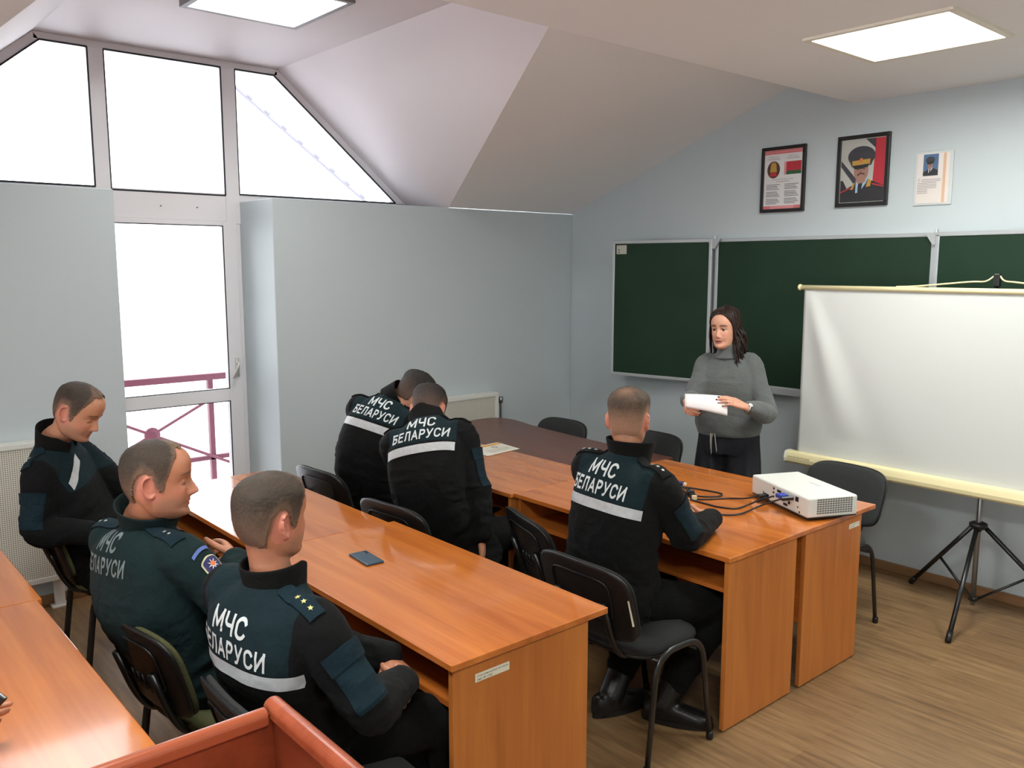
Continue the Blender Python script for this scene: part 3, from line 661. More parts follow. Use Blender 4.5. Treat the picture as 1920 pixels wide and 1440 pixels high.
# 2 and 3: portraits
def portrait(par, x0, x1, z0, z1, y, big):
    W_, H_ = x1 - x0, z1 - z0
    X = lambda u: x0 + W_ * u
    Z = lambda v: z0 + H_ * v
    def P(name, pts, mt, k): m = MB(); poly(m, [(X(u), Z(v)) for u, v in pts], y - 0.0005 * k); m.build(name, mt, par, fixn=False)
    def E(cx, cz, rx, rz, a0=0, a1=2 * PI): return ell(cx, cz, rx, rz, 26, a0, a1)
    if big:
        P('banner', [(0.74, 0.28), (1, 0.22), (1, 1), (0.78, 1), (0.77, 0.8)], REDP, 1)
        P('roof_line', [(0.55, 1), (0.78, 1), (0.78, 0.84)], CAPP, 1); P('roof_line', [(0.0, 0.68), (0.0, 0.58), (0.3, 0.30), (0.4, 0.34)], CAPP, 1)
        P('bystander', [(0, 0.36), (0.06, 0.35), (0.14, 0.24), (0.16, 0.14), (0, 0.1)], DARKP, 1.5)
    P('uniform', [(0, 0), (1, 0), (1, 0.24), (0.72, 0.33), (0.62, 0.36), (0.36, 0.33), (0.28, 0.27), (0, 0.17)], DARKP, 2)
    P('shirt', [(0.36, 0.35), (0.64, 0.38), (0.60, 0.30), (0.46, 0.16), (0.36, 0.14)], LBLUE if big else WHP, 3)
    P('tie', [(0.42, 0.29), (0.52, 0.30), (0.50, 0.22), (0.53, 0.06), (0.42, 0.06), (0.41, 0.2)], DARKP, 4)
    P('neck', [(0.36, 0.42), (0.58, 0.42), (0.58, 0.32), (0.46, 0.27), (0.37, 0.32)], SKINP, 3.5)
    P('face', E(0.475, 0.49, 0.165, 0.17), SKINP, 5)
    P('cap_crown', E(0.47, 0.73, 0.315, 0.16), CAPP, 6); P('cap_side', [(0.17, 0.70), (0.26, 0.56), (0.70, 0.58), (0.77, 0.72)], CAPP, 5.5)
    P('cap_band', [(0.26, 0.66), (0.68, 0.68), (0.67, 0.585), (0.27, 0.565)], GOLDP if big else DARKP, 7)
    P('cap_peak', [(0.27, 0.585), (0.67, 0.60), (0.62, 0.55), (0.47, 0.525), (0.32, 0.53)], DARKP, 8)
    P('moustache', [(0.39, 0.44), (0.47, 0.475), (0.56, 0.45), (0.56, 0.425), (0.47, 0.445), (0.40, 0.41)], BRP, 8)
    P('eye', E(0.40, 0.515, 0.03, 0.008), BRP, 8.5); P('eye', E(0.54, 0.52, 0.03, 0.008), BRP, 8.5)
    P('nose', [(0.455, 0.51), (0.485, 0.51), (0.50, 0.465), (0.44, 0.465)], col('print_skin_shade', (138, 96, 84)), 8.2)
    if big:
        P('cap_badge', E(0.47, 0.665, 0.04, 0.035), col('print_orange', (196, 110, 60)), 8)
        P('gold_collar', [(0.64, 0.36), (0.72, 0.33), (0.70, 0.24), (0.60, 0.23)], GOLDP, 5); P('gold_collar', [(0.30, 0.30), (0.35, 0.31), (0.30, 0.20), (0.24, 0.2)], GOLDP, 5)
        P('shoulder_braid', [(0.74, 0.29), (1.0, 0.235), (1.0, 0.215), (0.74, 0.265)], REDP, 5); P('shoulder_braid', [(0.0, 0.17), (0.24, 0.24), (0.24, 0.22), (0.0, 0.15)], REDP, 5)
t = frame(2.380, 2.716, 2.272, 2.706, 'black framed portrait of a man in a peaked military cap before a red banner', 'portrait', 0.024)
MB().box(2.404, 2.692, -0.012, -0.004, 2.296, 2.682).build('print', SKYP, t)
portrait(t.children[-1], 2.408, 2.688, 2.300, 2.678, -0.0126, True)
t = thing('certificate', 'clear acrylic holder with a small portrait and printed text, right of the framed portrait', 'certificate', (2.978, 0, 2.258))
ACR = mat('clear_acrylic_rim', (196, 202, 202), 0.15)
MB().box(2.868, 3.088, -0.010, -0.001, 2.256, 2.568).build('holder', ACR, t, bevel=0.006)
MB().box(2.886, 3.070, -0.0125, -0.0095, 2.268, 2.552).build('sheet', col('print_cream', (214, 206, 200)), t)
ps = t.children[-1]; y = -0.0129
m = MB(); poly(m, [(2.920, 2.425), (3.006, 2.425), (3.006, 2.548), (2.920, 2.548)], y); ph = m.build('photo', BLUEP, ps, fixn=False)
portrait_parent = ps
portrait(ps, 2.921, 3.005, 2.426, 2.547, y - 0.0002, False)
m = MB(); poly(m, [(3.034, 2.27), (3.050, 2.27), (3.050, 2.55), (3.034, 2.55)], y); m.build('ornament_band', col('print_peach', (206, 168, 140)), ps, fixn=False)
m = MB()
flat_text(m, 'Б', (2.902, y - 0.0006, 2.404), (1, 0, 0), (0.15, 0, 1), 0.013, 0.020)
for i in range(9):
    z = 2.402 - i * 0.0095; a = 2.915 if i < 2 else 2.892; w = 0.11 if i < 6 else 0.06
    m.add([(a, y - 0.0006, z), (a + w, y - 0.0006, z), (a + w, y - 0.0006, z + 0.004), (a, y - 0.0006, z + 0.004)], [(0, 1, 2, 3)])
m.build('printed_text', col('print_text_pale', (150, 148, 150)), ps, fixn=False)

# ------------------------------------------------------------------ projection screen on its tripod
sc = thing('projection_screen', 'white projection screen in a cream case on a black tripod', 'projection screen', (3.48, -0.315, 0))
PX, PY = 3.478, -0.315; SY = -0.40
SX0, SX1 = 2.415, 4.54; SZ0, SZ1 = 0.735, 1.768
FAB = mat('screen_fabric', (200, 202, 199), 0.75)
nx, nz = 120, 50; P = []
for j in range(nz + 1):
    row = []
    for i in range(nx + 1):
        u = i / nx; v = j / nz; x = SX0 + (SX1 - SX0) * u; z = SZ1 + (SZ0 - SZ1) * v
        d = u * (SX1 - SX0) - 0.02 - 0.34 * v ** 0.9                       # distance from the diagonal crease
        amp = 0.030 * math.sin(PI * min(1, v * 1.15)) ** 0.8 if v < 0.87 else 0.03 * math.sin(PI * min(1, v * 1.15)) ** 0.8
        y = SY + 0.012 - amp * math.exp(-(d / (0.035 + 0.10 * v)) ** 2) + 0.012 * math.exp(-((d - 0.16 * v - 0.02) / (0.05 + 0.1 * v)) ** 2) * v + 0.004 * math.sin(u * 9 + v * 2) * v * (1 - v) * 2
        row.append((x, y, z))
    P.append(row)
fb = MB().grid(P).build('fabric', FAB, sc, smooth=True); fb.modifiers.new('thickness', 'SOLIDIFY').thickness = 0.0012
MB().tube([(SX0 - 0.025, SY + 0.01, SZ1 + 0.006), (SX1 + 0.025, SY + 0.01, SZ1 + 0.006)], 0.0145, 14).build('top_bar', CREAM, sc, smooth=True)
kn = MB()
for x in (SX0 - 0.03, SX1 + 0.03): kn.lathe([(0.010, -0.012), (0.019, -0.006), (0.019, 0.006), (0.010, 0.012)], (x, SY + 0.01, SZ1 + 0.006), (1, 0, 0), 12)
kn.build('end_knob', CREAM, sc, smooth=True)
CX0, CX1 = 2.352, 4.60; prof = [(0.0, 0.0), (-0.012, -0.004)]
case = [(SY - 0.035, 0.735), (SY - 0.030, 0.748), (SY - 0.005, 0.753), (SY + 0.035, 0.75), (SY + 0.045, 0.735), (SY + 0.045, 0.690), (SY + 0.035, 0.678), (SY - 0.025, 0.678), (SY - 0.040, 0.690), (SY - 0.042, 0.712)]
MB().prism([(CX0 + 0.015, yy, zz) for yy, zz in case], (CX1 - CX0 - 0.03, 0, 0)).build('case', CREAM, sc, bevel=0.003)
ec = MB()
for x in (CX0, CX1 - 0.015):
    ec.prism([(x, SY + (yy - SY) * 1.07, 0.714 + (zz - 0.714) * 1.07) for yy, zz in case], (0.015, 0, 0))
ec.build('end_cap', WHITEP, sc, bevel=0.003)
m = MB(); flat_text(m, 'www.projecta.com', (CX0 + 0.105, SY - 0.0445, 0.722), (-1, 0, 0), (0, 0, -1), 0.15, 0.016); m.build('print', mat('brown_print', (84, 62, 44), 0.7), sc, fixn=False)
MB().tube([(PX, PY, 0.05), (PX, PY, 1.0)], 0.0135, 12).build('pole', STEEL, sc, smooth=True)
MB().tube([(PX, PY, 0.95), (PX, PY, 1.80)], 0.010, 12).build('upper_pole', BLACKM, sc, smooth=True)
MB().box(PX - 0.03, PX + 0.03, SY + 0.04, PY + 0.02, 0.668, 0.70).lathe([(0.022, 0.655), (0.022, 0.668)], (PX, PY, 0), (0, 0, 1), 12).build('bracket', BLACKP, sc)
MB().lathe([(0.016, -0.04), (0.02, -0.03), (0.030, -0.028), (0.046, -0.012), (0.046, 0.004), (0.030, 0.012), (0.018, 0.012)], (PX, PY, 0.51), (0, 0, 1), 20).build('hub', BLACKP, sc, smooth=True)
MB().lathe([(0.016, -0.012), (0.024, -0.006), (0.024, 0.008), (0.016, 0.014)], (PX, PY, 0.085), (0, 0, 1), 16).build('lower_hub', BLACKP, sc, smooth=True)
for ft in ((3.052, -0.115), (3.553, -0.805), (3.905, -0.052)):
    f_ = Vector((ft[0], ft[1], 0.012)); h = Vector((PX, PY, 0.492)); d = (f_ - h); dh = Vector((d.x, d.y, 0)).normalized(); a = h + dh * 0.035
    MB().tube([a, f_], 0.0125, 10).build('leg', BLACKM, sc, smooth=True)
    kp = a.lerp(f_, 0.52); dl = (f_ - a).normalized()
    MB().tube([f_ - dl * 0.05, f_ + dl * 0.006], 0.0155, 10).build('rubber_foot', BLACKP, sc, smooth=True)
    MB().tube([kp, Vector((PX, PY, 0.085)) + dh * 0.02], 0.0075, 8).build('brace', BLACKM, sc, smooth=True)
wr = spline([(2.98, SY + 0.01, SZ1 + 0.02), (3.1, SY + 0.012, SZ1 + 0.026), (3.36, PY - 0.06, SZ1 + 0.052), (3.43, PY - 0.02, SZ1 + 0.056), (3.478, PY, SZ1 + 0.092), (3.52, PY - 0.02, SZ1 + 0.06), (3.60, PY - 0.06, SZ1 + 0.052), (3.86, SY + 0.012, SZ1 + 0.026), (3.98, SY + 0.01, SZ1 + 0.02)], 5)
MB().tube(wr, 0.0045, 8).build('hanger', CREAM, sc, smooth=True)
MB().obox((PX, PY, SZ1 + 0.062), (1, 0, 0), (0, 1, 0), (0, 0, 1), 0.016, 0.016, 0.035).build('hook', BLACKP, sc, bevel=0.006)

# ------------------------------------------------------------------ projector and its cables
A_ = Vector((2.743, -1.477, 0.75)); B_ = Vector((3.264, -1.73, 0.75)); C_ = Vector((3.291, -1.518, 0.75))
pj = thing('projector', 'white projector with plugged cables on the front row desk', 'projector', (3.02, -1.5, 0.75))
ux = Vector((0.90, -0.43, 0)).normalized(); uy = Vector((-ux.y, ux.x, 0)); LW, DW = 0.475, 0.265
o0 = Vector((3.262, -1.722, 0.75)) - ux * LW                              # near left bottom corner; connector side faces -uy
c0 = o0 + ux * LW / 2 + uy * DW / 2
MB().obox(c0 + Vector((0, 0, 0.063)), ux, uy, (0, 0, 1), LW / 2, DW / 2, 0.047).build('body', WHITEP, pj, bevel=0.010, seg=3)
MB().obox(c0 + Vector((0, 0, 0.0145)), ux, uy, (0, 0, 1), LW / 2 - 0.004, DW / 2 - 0.004, 0.0025).build('base_plate', BLACKP, pj)
ft = MB()
for a in (-1, 1):
    for b in (-1, 1): ft.lathe([(0.012, 0), (0.014, 0.004), (0.014, 0.014)], c0 + ux * a * 0.19 + uy * b * 0.09, (0, 0, 1), 10)
ft.build('foot', BLACKP, pj)
pr = lambda u, z, out=0.0: o0 + ux * u - uy * out + Vector((0, 0, z))
pm = MB().obox(pr(0.135, 0.032, 0.0), ux, uy, (0, 0, 1), 0.024, 0.0015, 0.014)
for z in (0.048, 0.068, 0.088): pm.lathe([(0.006, -0.002), (0.006, 0.0015)], pr(0.20, z), -uy, 10)
pm.obox(pr(0.245, 0.085), ux, uy, (0, 0, 1), 0.016, 0.0015, 0.006).obox(pr(0.30, 0.036), ux, uy, (0, 0, 1), 0.016, 0.0015, 0.006)
pm.lathe([(0.008, -0.002), (0.008, 0.0015)], pr(0.33, 0.052), -uy, 12).lathe([(0.005, -0.002), (0.005, 0.0015)], pr(0.415, 0.03), -uy, 10).lathe([(0.004, -0.002), (0.004, 0.0015)], pr(0.40, 0.05), -uy, 10).lathe([(0.004, -0.002), (0.004, 0.0015)], pr(0.11, 0.048), -uy, 10)
pm.obox(pr(0.392, 0.085), ux, uy, (0, 0, 1), 0.012, 0.0015, 0.011)
pm.build('port', BLACK, pj)
gm = MB(); ex = o0 + ux * (LW + 0.0006)
for i in range(14):
    for j in range(7): gm.obox(ex + uy * (0.055 + i * 0.0135) + Vector((0, 0, 0.036 + j * 0.0105)), uy, (0, 0, 1), ux, 0.0048, 0.0034, 0.0008)
gm.build('vent_grille', mat('grille_dark', (104, 102, 96), 0.6), pj)
MB().obox(c0 + Vector((0, 0, 0.1101)) + ux * 0.02 + uy * 0.055, ux, uy, (0, 0, 1), 0.042, 0.005, 0.0003).build('logo', mat('logo_grey', (176, 176, 172), 0.5), pj)
BLUEC = mat('blue_connector', (44, 62, 150), 0.45); IVORY = mat('ivory_plug', (220, 210, 176), 0.5)
def cable(pts, label, r=0.0042):
    t = thing('cable', label, 'cable', pts[0], group='black cables of the projector')
    MB().tube(spline(pts, 8), r, 8).build('cord', RUBBER, t, smooth=True); return t
zt_ = 0.7545
k1 = cable([pr(0.128, 0.032, 0.05), pr(0.08, 0.012, 0.085), (2.80, -1.66, zt_), (2.75, -1.745, zt_), (2.70, -1.80, zt_), (2.62, -1.84, zt_), (2.55, -1.84, zt_)], 'black power cable plugged low into the projector')
MB().obox(pr(0.135, 0.032, 0.022), ux, uy, (0, 0, 1), 0.017, 0.022, 0.011).build('plug', BLACKP, k1, bevel=0.004)
k2 = cable([pr(0.285, 0.075, 0.06), pr(0.235, 0.045, 0.10), pr(0.18, 0.012, 0.12), (2.93, -1.79, zt_), (2.86, -1.83, zt_), (2.78, -1.83, zt_), (2.69, -1.825, zt_), (2.60, -1.80, zt_)], 'black cable with a blue connector plugged into the projector')
MB().obox(pr(0.305, 0.080, 0.024), ux, uy, (0, 0, 1), 0.022, 0.022, 0.010).build('blue_plug', BLUEC, k2, bevel=0.004)
MB().tube([pr(0.262, 0.061, 0.08), pr(0.225, 0.037, 0.105)], 0.008, 8).build('ferrite', BLACKP, k2)
k3 = cable([pr(0.345, 0.078, 0.05), pr(0.30, 0.05, 0.09), pr(0.25, 0.014, 0.13), (3.00, -1.87, zt_ + 0.003), (2.93, -1.94, zt_), (2.84, -1.965, zt_), (2.76, -1.95, zt_), (2.70, -1.90, zt_)], 'black signal cable sweeping nearest the desk edge to the projector')
MB().tube([pr(0.36, 0.082, 0.0), pr(0.345, 0.078, 0.05)], 0.010, 10).build('plug', BLACKP, k3)
k4 = cable([(2.36, -1.75, zt_), (2.44, -1.70, zt_), (2.54, -1.655, 0.757), (2.64, -1.62, zt_), (2.72, -1.615, zt_), (2.745, -1.66, zt_), (2.715, -1.715, zt_), (2.665, -1.745, zt_), (2.62, -1.74, 0.758), (2.56, -1.70, 0.763), (2.48, -1.70, 0.761), (2.40, -1.73, 0.757)], 'black coiled cable with a dark blue plug lying by the seated man\'s hands')
MB().obox((2.475, -1.650, 0.766), (0.9, 0.3, 0), (-0.3, 0.9, 0), (0, 0, 1), 0.026, 0.017, 0.010).build('blue_plug', mat('navy_connector', (40, 36, 96), 0.45), k4, bevel=0.004)
MB().obox((2.508, -1.638, 0.766), (0.9, 0.3, 0), (-0.3, 0.9, 0), (0, 0, 1), 0.006, 0.012, 0.006).build('plug_tip', IVORY, k4)
k5 = cable([(2.640, -1.765, 0.765), (2.60, -1.745, zt_), (2.55, -1.71, zt_), (2.48, -1.69, zt_), (2.42, -1.70, zt_)], 'black mains cable ending in a round plug beside the seated man\'s hands', 0.005)
MB().lathe([(0.012, -0.02), (0.020, -0.012), (0.021, 0.012), (0.016, 0.018)], (2.648, -1.775, 0.773), (0.8, -0.6, 0), 14).build('plug', BLACKP, k5, smooth=True)
MB().obox((2.676, -1.792, 0.765), (0.8, -0.6, 0), (0.6, 0.8, 0), (0, 0, 1), 0.024, 0.014, 0.012).build('plug', BLACKP, k5, bevel=0.004)
MB().obox((2.702, -1.812, 0.765), (0.8, -0.6, 0), (0.6, 0.8, 0), (0, 0, 1), 0.006, 0.012, 0.010).build('plug_tip', IVORY, k5)

# ------------------------------------------------------------------ phone, leaflet
ph = thing('phone', 'dark blue phone lying face down on the middle row desk', 'phone', (2.387, -3.50, 0.75))
pa, pb, pc, pd = Vector((2.313, -3.538, 0.7502)), Vector((2.288, -3.449, 0.7502)), Vector((2.466, -3.464, 0.7502)), Vector((2.486, -3.545, 0.7502))
uxp = (pc - pb).normalized(); uyp = Vector((-uxp.y, uxp.x, 0)); cp = Vector((2.388, -3.499, 0.7502))
MB().obox(cp + Vector((0, 0, 0.0045)), uxp, uyp, (0, 0, 1), 0.080, 0.039, 0.0043).build('body', mat('petrol_blue_back', (38, 62, 80), 0.22, coat=0.4), ph, bevel=0.004, seg=3)
lm = MB()
for i in range(2): lm.lathe([(0.006, 0), (0.006, 0.0012), (0.004, 0.0014)], cp - uxp * (0.066 - 0.017 * i) + uyp * 0.026 + Vector((0, 0, 0.0088)), (0, 0, 1), 12)
lm.build('camera_lens', BLACK, ph, smooth=True)
lf = thing('leaflet', 'white printed leaflet with a yellow band lying on the front desk by the brown table', 'leaflet', (1.1, -1.81, 0.752))
lp = [Vector((0.93, -1.80, 0.7526)), Vector((0.985, -1.652, 0.7526)), Vector((1.232, -1.672, 0.7526)), Vector((1.215, -1.99, 0.7526)), Vector((1.06, -2.03, 0.7526))]
la, lb, lc_ = Vector((1.232, -1.672, 0.7525)), Vector((0.985, -1.650, 0.7525)), Vector((1.268, -1.965, 0.7525)); ld = lb + (lc_ - la)
MB().prism([la, lb, ld, lc_], (0, 0, 0.0012)).build('sheet', mat('leaflet_paper', (214, 210, 196), 0.6), lf)
e1 = (lb - la); e2 = (lc_ - la); up = Vector((0, 0, 0.0016))
q = lambda u, v: la + e1 * u + e2 * v + up
MB().add([q(0.93, 0.02), q(0.80, 0.02), q(0.80, 0.62), q(0.93, 0.62)], [(0, 1, 2, 3)]).build('yellow_band', mat('yellow_print', (214, 150, 52), 0.6), lf, fixn=False)
cr = MB(); cc = (0.62, 0.36)
for k in range(8):
    a = k * PI / 4; r1_, r2_ = 0.16, 0.05
    cr.add([q(cc[0] + r2_ * math.cos(a - 0.4), cc[1] + r2_ * math.sin(a - 0.4) * 0.8), q(cc[0] + r1_ * math.cos(a), cc[1] + r1_ * 0.8 * math.sin(a)), q(cc[0] + r2_ * math.cos(a + 0.4), cc[1] + r2_ * math.sin(a + 0.4) * 0.8)], [(0, 1, 2)])
cr.build('star_emblem', mat('brown_emblem', (92, 80, 70), 0.6), lf, fixn=False)
ln = MB()
for i in range(7):
    u = 0.45 - i * 0.045; ln.add([q(u, 0.1), q(u - 0.016, 0.1), q(u - 0.016, 0.75), q(u, 0.75)], [(0, 1, 2, 3)])
ln.build('printed_text', mat('leaflet_text', (176, 172, 160), 0.7), lf, fixn=False)

# ------------------------------------------------------------------ people: geometry tools
def np_noise(P, seed=0):
    """smooth value noise, P (n,3) -> -1..1"""
    rng = np.random.RandomState(seed); T = rng.rand(32, 32, 32) * 2 - 1
    i = np.floor(P).astype(int); f = P - i; f = f * f * (3 - 2 * f); r = 0
    for a in (0, 1):
        for b in (0, 1):
            for c in (0, 1):
                w = (f[:, 0] if a else 1 - f[:, 0]) * (f[:, 1] if b else 1 - f[:, 1]) * (f[:, 2] if c else 1 - f[:, 2])
                r = r + w * T[(i[:, 0] + a) % 32, (i[:, 1] + b) % 32, (i[:, 2] + c) % 32]
    return r
def sstep(a, b, x):
    t = np.clip((x - a) / (b - a), 0, 1); return t * t * (3 - 2 * t)
def catmull(vals, t):
    """vals (k,d) at unit spacing, t array -> (n,d)"""
    V = np.array(vals, float); k = len(V); V = np.vstack([2 * V[:1] - V[1:2], V, 2 * V[-1:] - V[-2:-1]])
    i = np.clip(np.floor(t).astype(int), 0, k - 2); u = (t - i)[:, None]; a, b, c, d = V[i], V[i + 1], V[i + 2], V[i + 3]
    return 0.5 * (2 * b + (c - a) * u + (2 * a - 5 * b + 4 * c - d) * u ** 2 + (3 * b - a - 3 * c + d) * u ** 3)
def loft(mb, secs, n=28, sub=4):
    """secs: (centre, U, V, exponent) ; superellipse sections, smooth between"""
    A = np.array([[*s[0], *s[1], *s[2], s[3]] for s in secs], float)
    Q = catmull(A, np.linspace(0, len(secs) - 1, (len(secs) - 1) * sub + 1)); rows = []
    for q in Q:
        c, U, V, e = q[:3], q[3:6], q[6:9], max(q[9], 1.6); row = []
        for j in range(n):
            a = 2 * PI * j / n; co, si = math.cos(a), math.sin(a)
            row.append(tuple(c + U * math.copysign(abs(co) ** (2 / e), co) + V * math.copysign(abs(si) ** (2 / e), si)))
        rows.append(row)
    o = len(mb.v); mb.grid(rows, True); L = len(rows)
    mb.f += [tuple(range(o + n - 1, o - 1, -1)), tuple(range(o + (L - 1) * n, o + L * n))]; mb.m += [0, 0]
def limb(mb, pts, rad, n=20, sub=5):
    """smooth round tube with varying radius and rounded ends"""
    A = np.array([[*p, r] for p, r in zip(pts, rad)], float)
    Q = catmull(A, np.linspace(0, len(pts) - 1, (len(pts) - 1) * sub + 1))
    P = [Vector(q[:3]) for q in Q]; R = [max(q[3], 0.002) for q in Q]
    d0 = (P[0] - P[1]).normalized(); d1 = (P[-1] - P[-2]).normalized()
    pre = [(P[0] + d0 * R[0] * math.sin(a), R[0] * math.cos(a)) for a in (1.45, 1.1, 0.7, 0.35)]
    post = [(P[-1] + d1 * R[-1] * math.sin(a), R[-1] * math.cos(a)) for a in (0.35, 0.7, 1.1, 1.45)]
    P = [p for p, _ in pre] + P + [p for p, _ in post]; R = [r for _, r in pre] + R + [r for _, r in post]
    mb.tube(P, R, n)
def ball(mb, c, U, V, Wv, n=16, k=10):
    c = Vector(c); U = Vector(U); V = Vector(V); Wv = Vector(Wv); rows = []
    for i in range(k + 1):
        t = -PI / 2 + PI * (0.02 + 0.96 * i / k)
        rows.append([c + Wv * math.sin(t) + (U * math.cos(2 * PI * j / n) + V * math.sin(2 * PI * j / n)) * math.cos(t) for j in range(n)])
    o = len(mb.v); mb.grid(rows, True); mb.f += [tuple(range(o + n - 1, o - 1, -1)), tuple(range(o + k * n, o + (k + 1) * n))]; mb.m += [0, 0]
def fuse(mb, voxel, smooth=4, fac=0.5):
    """one continuous surface from overlapping closed shells -> vertex array, faces, normals"""
    me = bpy.data.meshes.new('tmp'); me.from_pydata([tuple(v) for v in mb.v], [], mb.f)
    bm = bmesh.new(); bm.from_mesh(me); bmesh.ops.recalc_face_normals(bm, faces=bm.faces); bm.to_mesh(me); bm.free()
    o = bpy.data.objects.new('tmp', me); COL.objects.link(o)
    r = o.modifiers.new('r', 'REMESH'); r.mode = 'VOXEL'; r.voxel_size = voxel
    if smooth: s = o.modifiers.new('s', 'SMOOTH'); s.factor = fac; s.iterations = smooth
    dg = bpy.context.evaluated_depsgraph_get(); me2 = bpy.data.meshes.new_from_object(o.evaluated_get(dg))
    bpy.data.objects.remove(o); bpy.data.meshes.remove(me)
    return me2
def verts_of(me):
    a = np.empty(len(me.vertices) * 3); me.vertices.foreach_get('co', a); return a.reshape(-1, 3)
def norms_of(me):
    a = np.empty(len(me.vertices) * 3); me.vertices.foreach_get('normal', a); return a.reshape(-1, 3)
def set_verts(me, P): me.vertices.foreach_set('co', np.ascontiguousarray(P).ravel()); me.update()
def set_attr(me, name, val):
    if val.ndim == 1: a = me.attributes.new(name, 'FLOAT', 'POINT'); a.data.foreach_set('value', val.astype(np.float32))
    else: a = me.attributes.new(name, 'FLOAT_COLOR', 'POINT'); a.data.foreach_set('color', np.hstack([val, np.ones((len(val), 1))]).astype(np.float32).ravel())
def link_mesh(me, name, mats, parent=None, loc=None, smooth=True):
    """me in world space"""
    me.name = name; off = np.array(loc if loc is not None else (parent.location if parent is not None else (0, 0, 0)))
    if parent is not None and loc is None:
        p = parent; off = np.zeros(3)
        while p is not None: off = off + np.array(p.location); p = p.parent
    set_verts(me, verts_of(me) - off)
    me.materials.clear()
    for m in (mats if isinstance(mats, (list, tuple)) else [mats]): me.materials.append(m)
    me.polygons.foreach_set('use_smooth', [smooth] * len(me.polygons))
    o = bpy.data.objects.new(name, me); COL.objects.link(o)
    if parent is not None: o.parent = parent
    elif loc is not None: o.location = loc
    return o
def bvh_of(me):
    return BVHTree.FromPolygons([tuple(v) for v in verts_of(me)], [tuple(p.vertices) for p in me.polygons])

# ------------------------------------------------------------------ people: materials
def skin_mat(name='skin'):
    if name in MATS: return MATS[name]
    m = bpy.data.materials.new(name); m.use_nodes = True; nt = m.node_tree; b = nt.nodes['Principled BSDF']; N = nt.nodes.new; L = nt.links.new
    at = N('ShaderNodeAttribute'); at.attribute_name = 'tint'
    tc = N('ShaderNodeTexCoord'); n = N('ShaderNodeTexNoise'); n.inputs['Scale'].default_value = 45; n.inputs['Detail'].default_value = 4; L(tc.outputs['Object'], n.inputs['Vector'])
    mr = N('ShaderNodeMapRange'); mr.inputs['To Min'].default_value = 0.88; mr.inputs['To Max'].default_value = 1.12; L(n.outputs['Fac'], mr.inputs['Value'])
    sc_ = N('ShaderNodeVectorMath'); sc_.operation = 'SCALE'; L(at.outputs['Color'], sc_.inputs[0]); L(mr.outputs[0], sc_.inputs['Scale']); L(sc_.outputs[0], b.inputs['Base Color'])
    b.inputs['Roughness'].default_value = 0.5; b.inputs['Subsurface Weight'].default_value = 0.15; b.inputs['Subsurface Radius'].default_value = (0.010, 0.004, 0.002); b.inputs['Subsurface Scale'].default_value = 1.0
    bp = N('ShaderNodeBump'); bp.inputs['Strength'].default_value = 0.12; bp.inputs['Distance'].default_value = 0.004
    n3 = N('ShaderNodeTexNoise'); n3.inputs['Scale'].default_value = 320; L(tc.outputs['Object'], n3.inputs['Vector']); L(n3.outputs['Fac'], bp.inputs['Height']); L(bp.outputs[0], b.inputs['Normal'])
    MATS[name] = m; return m
SKIN = skin_mat()
def hair_mat(name, hair, skin):
    m = bpy.data.materials.new(name); m.use_nodes = True; nt = m.node_tree; b = nt.nodes['Principled BSDF']; N = nt.nodes.new; L = nt.links.new
    at = N('ShaderNodeAttribute'); at.attribute_name = 'hairden'
    tc = N('ShaderNodeTexCoord'); n = N('ShaderNodeTexNoise'); n.inputs['Scale'].default_value = 150; n.inputs['Detail'].default_value = 4; L(tc.outputs['Object'], n.inputs['Vector'])
    nb = N('ShaderNodeTexNoise'); nb.inputs['Scale'].default_value = 22; L(tc.outputs['Object'], nb.inputs['Vector'])
    a = N('ShaderNodeMath'); a.operation = 'MULTIPLY_ADD'; a.inputs[1].default_value = 0.5; L(n.outputs['Fac'], a.inputs[0]); L(at.outputs['Fac'], a.inputs[2])
    a1 = N('ShaderNodeMath'); a1.operation = 'MULTIPLY_ADD'; a1.inputs[1].default_value = 0.35; L(nb.outputs['Fac'], a1.inputs[0]); L(a.outputs[0], a1.inputs[2])
    a2 = N('ShaderNodeMath'); a2.operation = 'SUBTRACT'; a2.inputs[1].default_value = 0.42; a2.use_clamp = True; L(a1.outputs[0], a2.inputs[0])
    mx = N('ShaderNodeMix'); mx.data_type = 'RGBA'; L(a2.outputs[0], mx.inputs['Factor']); mx.inputs['A'].default_value = srgb(*skin); mx.inputs['B'].default_value = srgb(*hair)
    L(mx.outputs['Result'], b.inputs['Base Color']); b.inputs['Roughness'].default_value = 0.62; b.inputs['Specular IOR Level'].default_value = 0.3
    bp = N('ShaderNodeBump'); bp.inputs['Strength'].default_value = 0.6; bp.inputs['Distance'].default_value = 0.004
    mp = N('ShaderNodeMapping'); mp.inputs['Scale'].default_value = (420, 420, 120); L(tc.outputs['Object'], mp.inputs['Vector']); n3 = N('ShaderNodeTexNoise'); n3.inputs['Scale'].default_value = 1; L(mp.outputs[0], n3.inputs['Vector'])
    L(n3.outputs['Fac'], bp.inputs['Height']); L(bp.outputs[0], b.inputs['Normal'])
    return m
